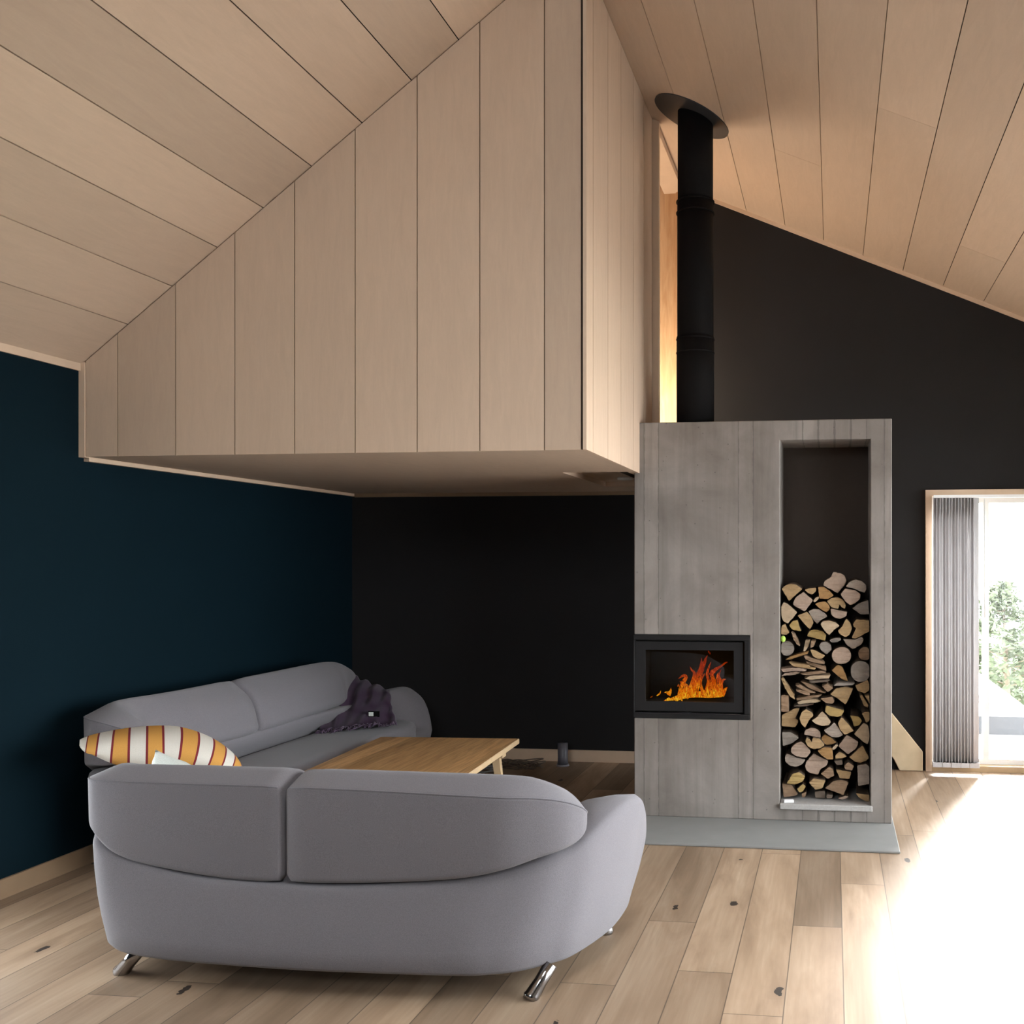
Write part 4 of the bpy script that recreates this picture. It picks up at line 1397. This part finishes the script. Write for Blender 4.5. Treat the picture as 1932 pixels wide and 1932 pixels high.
BT = [([(350,1520),(440,1370),(540,1340),(640,1410),(600,1490),(480,1535)], 'yellowish', 'bright yellow wedge log near the bottom left of the stack'),
 ([(690,1500),(760,1440),(950,1470),(900,1590),(790,1615)], 'honey', 'honey log with flat top below the big ragged lower log'),
 ([(870,1370),(1000,1260),(1060,1300),(1080,1400),(980,1450)], 'brown', 'brown wedge log right of the big ragged lower log'),
 ([(1100,1300),(1340,1340),(1310,1450),(1160,1440)], 'honey', 'honey log with slanting flat top in the bottom right part of the stack'),
 ([(1225,1250),(1290,1190),(1380,1250),(1350,1320),(1250,1310)], 'brown', 'small brown log above the slanting flat-topped honey log'),
 ([(1425,1240),(1560,1215),(1640,1260),(1640,1530),(1440,1560)], 'greyish', 'square grey log end against the right wall near the bottom'),
 ([(930,1590),(1060,1480),(1200,1460),(1300,1500),(1220,1700),(1080,1640)], 'brown', 'large brown log in the bottom centre of the stack'),
 ([(285,1510),(420,1530),(530,1670),(500,1700),(310,1730)], 'brown', 'brown log in the bottom left corner beside the white box'),
 ([(510,1600),(600,1520),(650,1560),(600,1640),(550,1660)], 'yellowish', 'small rough yellowish piece right of the bottom left brown log'),
 ([(1400,1660),(1650,1690),(1650,1800),(1560,1790),(1450,1730)], 'honey', 'honey half log in the bottom right corner of the niche'),
 ([(1130,1740),(1250,1700),(1300,1720),(1200,1765)], 'pinkish', 'thin pinkish chip on the ledge below the large brown log', ),
 ([(780,1640),(940,1620),(950,1740),(790,1740)], 'dark', 'dark squarish log at the bottom, left of the large brown log'),
 ([(580,1670),(660,1640),(640,1720),(590,1730)], 'brown', 'small brown chip at the bottom under the rough yellowish piece'),
 ([(1070,1170),(1200,1160),(1210,1230),(1120,1240)], 'dark', 'dim small log above the slanting flat-topped one, left of the brown one'),
 ([(960,1680),(1060,1690),(1040,1745),(960,1740)], 'dark', 'dark small log end at the very bottom beneath the large brown log')]
for p, c, l in BT:
    add(p, c3, c, l)
for poly, col, lab, nm, depth in LOGS:
    stick = nm != 'log'
    yf = 6.062 + random.uniform(-.018, .03) + (.02 if col in ('dark', 'weathered') and not stick else 0) - (.012 if stick else 0)
    W = [unproj_y(x, y, yf) for x, y in poly]
    for w in W:
        w.x = max(NX0 + .004, min(NX1 - .004, w.x))
        w.z = max(NZ0 + .0145, w.z)
    if len(W) == 12:
        pts = catmull([(w.x, w.z) for w in W], 3, True)
    else:
        pts = []
        rp = [tuple(p) for p in round_poly([(w.x, w.z) for w in W], [.007 if not stick else .002] * len(W), 2)]
        for i, p in enumerate(rp):
            q = rp[(i + 1) % len(rp)]
            pts.append(p)
            if math.dist(p, q) > .018:
                nn = int(math.dist(p, q) / .011)
                for k in range(1, nn):
                    jx, jz = random.uniform(-.0013, .0013), random.uniform(-.0013, .0013)
                    pts.append((p[0] + (q[0] - p[0]) * k / nn + jx, p[1] + (q[1] - p[1]) * k / nn + jz))
    cx, cz = sum(p[0] for p in pts) / len(pts), sum(p[1] for p in pts) / len(pts)
    zmin = NZ0 + .0135
    def cl(x, z): return max(NX0 + .002, min(NX1 - .002, x)), max(zmin, z)
    bm = bmesh.new()
    rings = []
    tilt = (random.uniform(-.008, .008), random.uniform(0, .006))
    for d, s in [(0.0, .955), (.004, .985), (depth * .5, .985), (depth, .95)]:
        rg = []
        for (x, z) in pts:
            X, Z = cl(cx + (x - cx) * s * 1.0 + tilt[0] * d / depth, cz + (z - cz) * s + tilt[1] * d / depth)
            jit = .0022 if not stick else .001
            rg.append(bm.verts.new((X - cx, yf + d - 6.06 + (random.uniform(-.003, .003) if d == 0 else 0), Z - cz)))
        rings.append(rg)
    n = len(pts)
    for i in range(len(rings) - 1):
        for k in range(n):
            f = bm.faces.new([rings[i][k], rings[i][(k + 1) % n], rings[i + 1][(k + 1) % n], rings[i + 1][k]])
            f.material_index = 0 if i == 0 or stick else 1
    for rg in (rings[0], rings[-1]):
        co = [Vector((v.co.x, v.co.z, 0)) for v in rg]
        for tri in tessellate_polygon([co]):
            try:
                bm.faces.new([rg[i] for i in tri])
            except ValueError:
                pass
    ob = link('firewood_' + nm if nm != 'kindling_stick' else nm, bm, [M['log_' + col], M['bark']])
    ob.location = (cx, 6.06, cz)
    tag(ob, lab, 'kindling' if stick else 'log', 'kindling sticks in the niche' if stick else 'firewood logs in the niche')

g = unproj_y(1475.5, 1205.5, 6.03)
bm = bmesh.new()
bmesh.ops.create_uvsphere(bm, u_segments=20, v_segments=12, radius=.0165)
ob = link('small_ball', bm, plain('bright_green', (0.34, 0.52, 0.09), 0.6, 0.3), None, True)
ob.location = (max(g.x, NX0 + .018), g.y, g.z)
ob.scale = (1, 1, 1.2)
tag(ob, 'tiny bright green ball wedged at the left side of the firewood', 'ball')
g = unproj_y(1488, 1509, 6.0)
bm = bmesh.new()
fs = box(bm, -.030, .030, -.016, .016, 0, .017)
mb = link('small_box', bm, plain('white_card', (0.75, 0.74, 0.76), 0.5, 0.4))
bevel(mb, .002, 1)
mb.location = (-.270, 6.005, NZ0 + .0125)
mb.rotation_euler = (0, 0, math.radians(10))
tag(mb, 'small white box on the left end of the niche ledge', 'box')

# ================================================================== DOOR BLIND, STAIR BOARD, ODDS AND ENDS
bl = empty('vertical_blind', (.90, 7.5, 2.06))
tag(bl, 'grey vertical blind bunched at the left side of the glazed door', 'blind')
bm = bmesh.new()
box(bm, .745, 1.73, 7.47, 7.515, 2.062, 2.083)
link('head_rail', bm, M['white'], bl)
NS = 14
for i in range(NS):
    x = .765 + i * .0225
    bm = bmesh.new()
    a = math.radians(28 + (i % 3) * 5)
    pr = [(-.045 + .09 * k / 6, .006 * math.sin(math.pi * k / 6)) for k in range(7)]
    front = [(x + u * math.cos(a) * .62 - w * math.sin(a), 7.495 + u * math.sin(a) * 1.0 + w * math.cos(a)) for u, w in pr]
    lo = [bm.verts.new((px, py, .085)) for px, py in front]
    hi = [bm.verts.new((px, py, 2.062)) for px, py in front]
    for k in range(6):
        bm.faces.new([lo[k], lo[k + 1], hi[k + 1], hi[k]])
    ob = link('slat', bm, M['blind'], bl, True)
    md = ob.modifiers.new('thickness', 'SOLIDIFY')
    md.thickness = .001
bm = bmesh.new()
for i in range(NS):
    x = .765 + i * .0225
    box(bm, x - .026 + .003 * (i % 2), x + .022, 7.462 + .004 * (i % 3), 7.53, .052, .088)
ob = link('bottom_weights', bm, plain('pale_grey_weights', (0.47, 0.45, 0.45), 0.7, 0.2, scale=60, var=.15), bl)
ob['label'] = 'paler weighted hem pockets'
bm = bmesh.new()
tube(bm, [(1.118, 7.49, 2.06), (1.12, 7.49, 1.17)], .004, 8)
link('wand', bm, M['white'], bl, True)

# diagonal stair side-board behind the fireplace
bm = bmesh.new()
Y0, Y1 = 7.545, 7.585
dirv = Vector((-0.625, 0, 0.78))
nv = Vector((0.78, 0, 0.625))
p0 = Vector((.672, 0, .148))
Wd = .30
top_end = p0 + dirv * 2.75
poly = [p0, top_end, top_end - nv * Wd, Vector((.448, 0, .10)), Vector((.50, 0, .003)), Vector((.672, 0, .003))]
hexa(bm, [(p.x, Y0, p.z) for p in poly], [(p.x, Y1, p.z) for p in poly])
ob = link('stair_stringer', bm, M['stringer'])
bevel(ob, .004, 1)
tag(ob, 'diagonal pine stair board on the dark wall right behind the fireplace', 'stair board')

# recessed light in the soffit hatch
dl = unproj_y(1181, 913, 6.55)
bm = bmesh.new()
tube(bm, [(-1.432, 6.68, SOF + .034), (-1.432, 6.68, SOF + .018)], .055, 24)
ob = link('ceiling_spotlight', bm, M['white'], None, True)
tag(ob, 'small pale round spotlight under the loft beside the concrete block', 'ceiling light')

# canister and cables on the alcove floor
cn = empty('canister', (-2.085, 7.42, 0))
tag(cn, 'small grey canister on the floor by the alcove back wall', 'canister')
bm = bmesh.new()
tube(bm, [(-2.085, 7.42, 0.012), (-2.085, 7.42, .05), (-2.085, 7.42, .175)], [.042, .039, .040], 24)
link('body', bm, plain('smoky_grey_plastic', (0.10, 0.10, 0.12), 0.35, 0.5), cn, True)
bm = bmesh.new()
tube(bm, [(-2.085, 7.42, 0), (-2.085, 7.42, .012)], [.051, .047], 24)
ob = link('foot', bm, plain('pale_grey_plastic', (0.22, 0.21, 0.23), 0.4, 0.5), cn, True)
cb = empty('cable_tangle', (-2.45, 7.3, 0))
tag(cb, 'tangle of dark and grey cables on the floor behind the coffee table', 'cables')
for nm, mt, cnt, sd_ in (('dark_cord', plain('dark_cord', (0.10, 0.075, 0.055), 0.6, 0.3), 5, 3), ('grey_cord', plain('grey_cord', (0.30, 0.30, 0.31), 0.5, 0.4), 3, 9)):
    rr = random.Random(sd_)
    for q in range(cnt):
        pts = []
        cx, cy = (-2.42, 7.3) if nm == 'dark_cord' else (-2.58, 7.22)
        for k in range(7):
            pts.append((cx + rr.uniform(-.22, .22) * (1 if nm == 'dark_cord' else .6), cy + rr.uniform(-.12, .12), .007 + rr.uniform(0, .05 if 0 < k < 6 else 0)))
        bm = bmesh.new()
        tube(bm, catmull(pts, 8), .0045, 7)
        link(nm, bm, mt, cb, True)

# ================================================================== OUTSIDE THINGS
bm = bmesh.new()
box(bm, .3, 8.0, 9.45, 9.7, -.04, .13)
struct(link('terrace_kerb', bm, plain('grey_kerb', (0.10, 0.10, 0.105), 0.8, 0.2)), 'low grey kerb along the terrace edge')
hs = empty('outbuilding', (2.2, 14, -1.2))
tag(hs, 'white sloping roof of a low outbuilding beyond the terrace', 'outbuilding')
A_, B_ = unproj_y(1838, 1268, 14), unproj_y(1990, 1376, 14)
bm = bmesh.new()
e = [A_, B_, Vector((B_.x, 14, B_.z - .12)), Vector((A_.x, 14, B_.z - .35)), Vector((A_.x - 2.4, 14, B_.z - .35)), Vector((A_.x - 2.4, 14, A_.z - 1.2))]
hexa(bm, [(p.x, 14, p.z) for p in e], [(p.x, 18, p.z) for p in e])
link('roof', bm, plain('white_roof', (0.75, 0.76, 0.78), 0.7, 0.2), hs)
bm = bmesh.new()
box(bm, A_.x - 2.2, B_.x - .3, 14.2, 17.8, -5.0, B_.z - .3)
link('wall', bm, plain('white_boarding', (0.6, 0.6, 0.6), 0.7, 0.2), hs)
v0 = unproj_y(1846, 1312, 13.9)
v1 = unproj_y(1862, 1333, 13.9)
bm = bmesh.new()
tube(bm, [v0, v1], .06, 10)
link('downpipe', bm, plain('dark_pipe', (0.10, 0.10, 0.11), 0.5, 0.3), hs, True)

LEAF = plain('pale_pine_needles', (0.12, 0.135, 0.09), 0.9, 0.05, scale=4, var=.3)
TRUNK = plain('pine_trunk', (0.22, 0.17, 0.13), 0.9, 0.1)
def tree(px, pyt, Y, wid, lab, seed):
    rr = random.Random(seed)
    top = unproj_y(px, pyt, Y)
    zb = -5.0
    r = empty('pine_tree', (top.x, Y, zb))
    tag(r, lab, 'tree', 'pines beyond the terrace')
    bm = bmesh.new()
    tube(bm, [(top.x, Y, zb), (top.x + .1, Y, (zb + top.z) / 2), (top.x, Y, top.z - .2)], [.14, .09, .02], 8)
    h = top.z - zb
    tips = []
    for k in range(46):
        z = zb + h * (.25 + .74 * (k / 46))
        a = rr.uniform(0, 6.283)
        L = wid * (1.05 - (k / 46) ** 1.4) * rr.uniform(.55, 1.05)
        tip = Vector((top.x + math.cos(a) * L, Y + math.sin(a) * L, z + L * .25))
        tube(bm, [(top.x, Y, z), tip], [.025, .008], 5)
        tips.append((Vector((top.x, Y, z)), tip))
    link('trunk', bm, TRUNK, r, True)
    bm = bmesh.new()
    for b, t in tips:
        for q in range(60):
            p = b.lerp(t, rr.uniform(.35, 1.08)) + Vector((rr.gauss(0, .16), rr.gauss(0, .16), rr.gauss(0.05, .09)))
            d1 = Vector((rr.uniform(-1, 1), rr.uniform(-1, 1), rr.uniform(-.5, .8))).normalized() * rr.uniform(.12, .26)
            d2 = Vector((rr.uniform(-1, 1), rr.uniform(-1, 1), rr.uniform(-.6, .6))).normalized() * .09
            bm.faces.new([bm.verts.new(p - d2), bm.verts.new(p + d2), bm.verts.new(p + d1)])
    link('foliage', bm, LEAF, r, False, False)
tree(1893, 1104, 27, 2.0, 'nearest pale green pine seen through the glazed door', 1)
tree(1960, 1160, 36, 2.2, 'wider pine at the right edge of the glazed door view', 2)
tree(1840, 1205, 42, 1.6, 'smaller pine beside the blind, seen through the glazed door', 3)
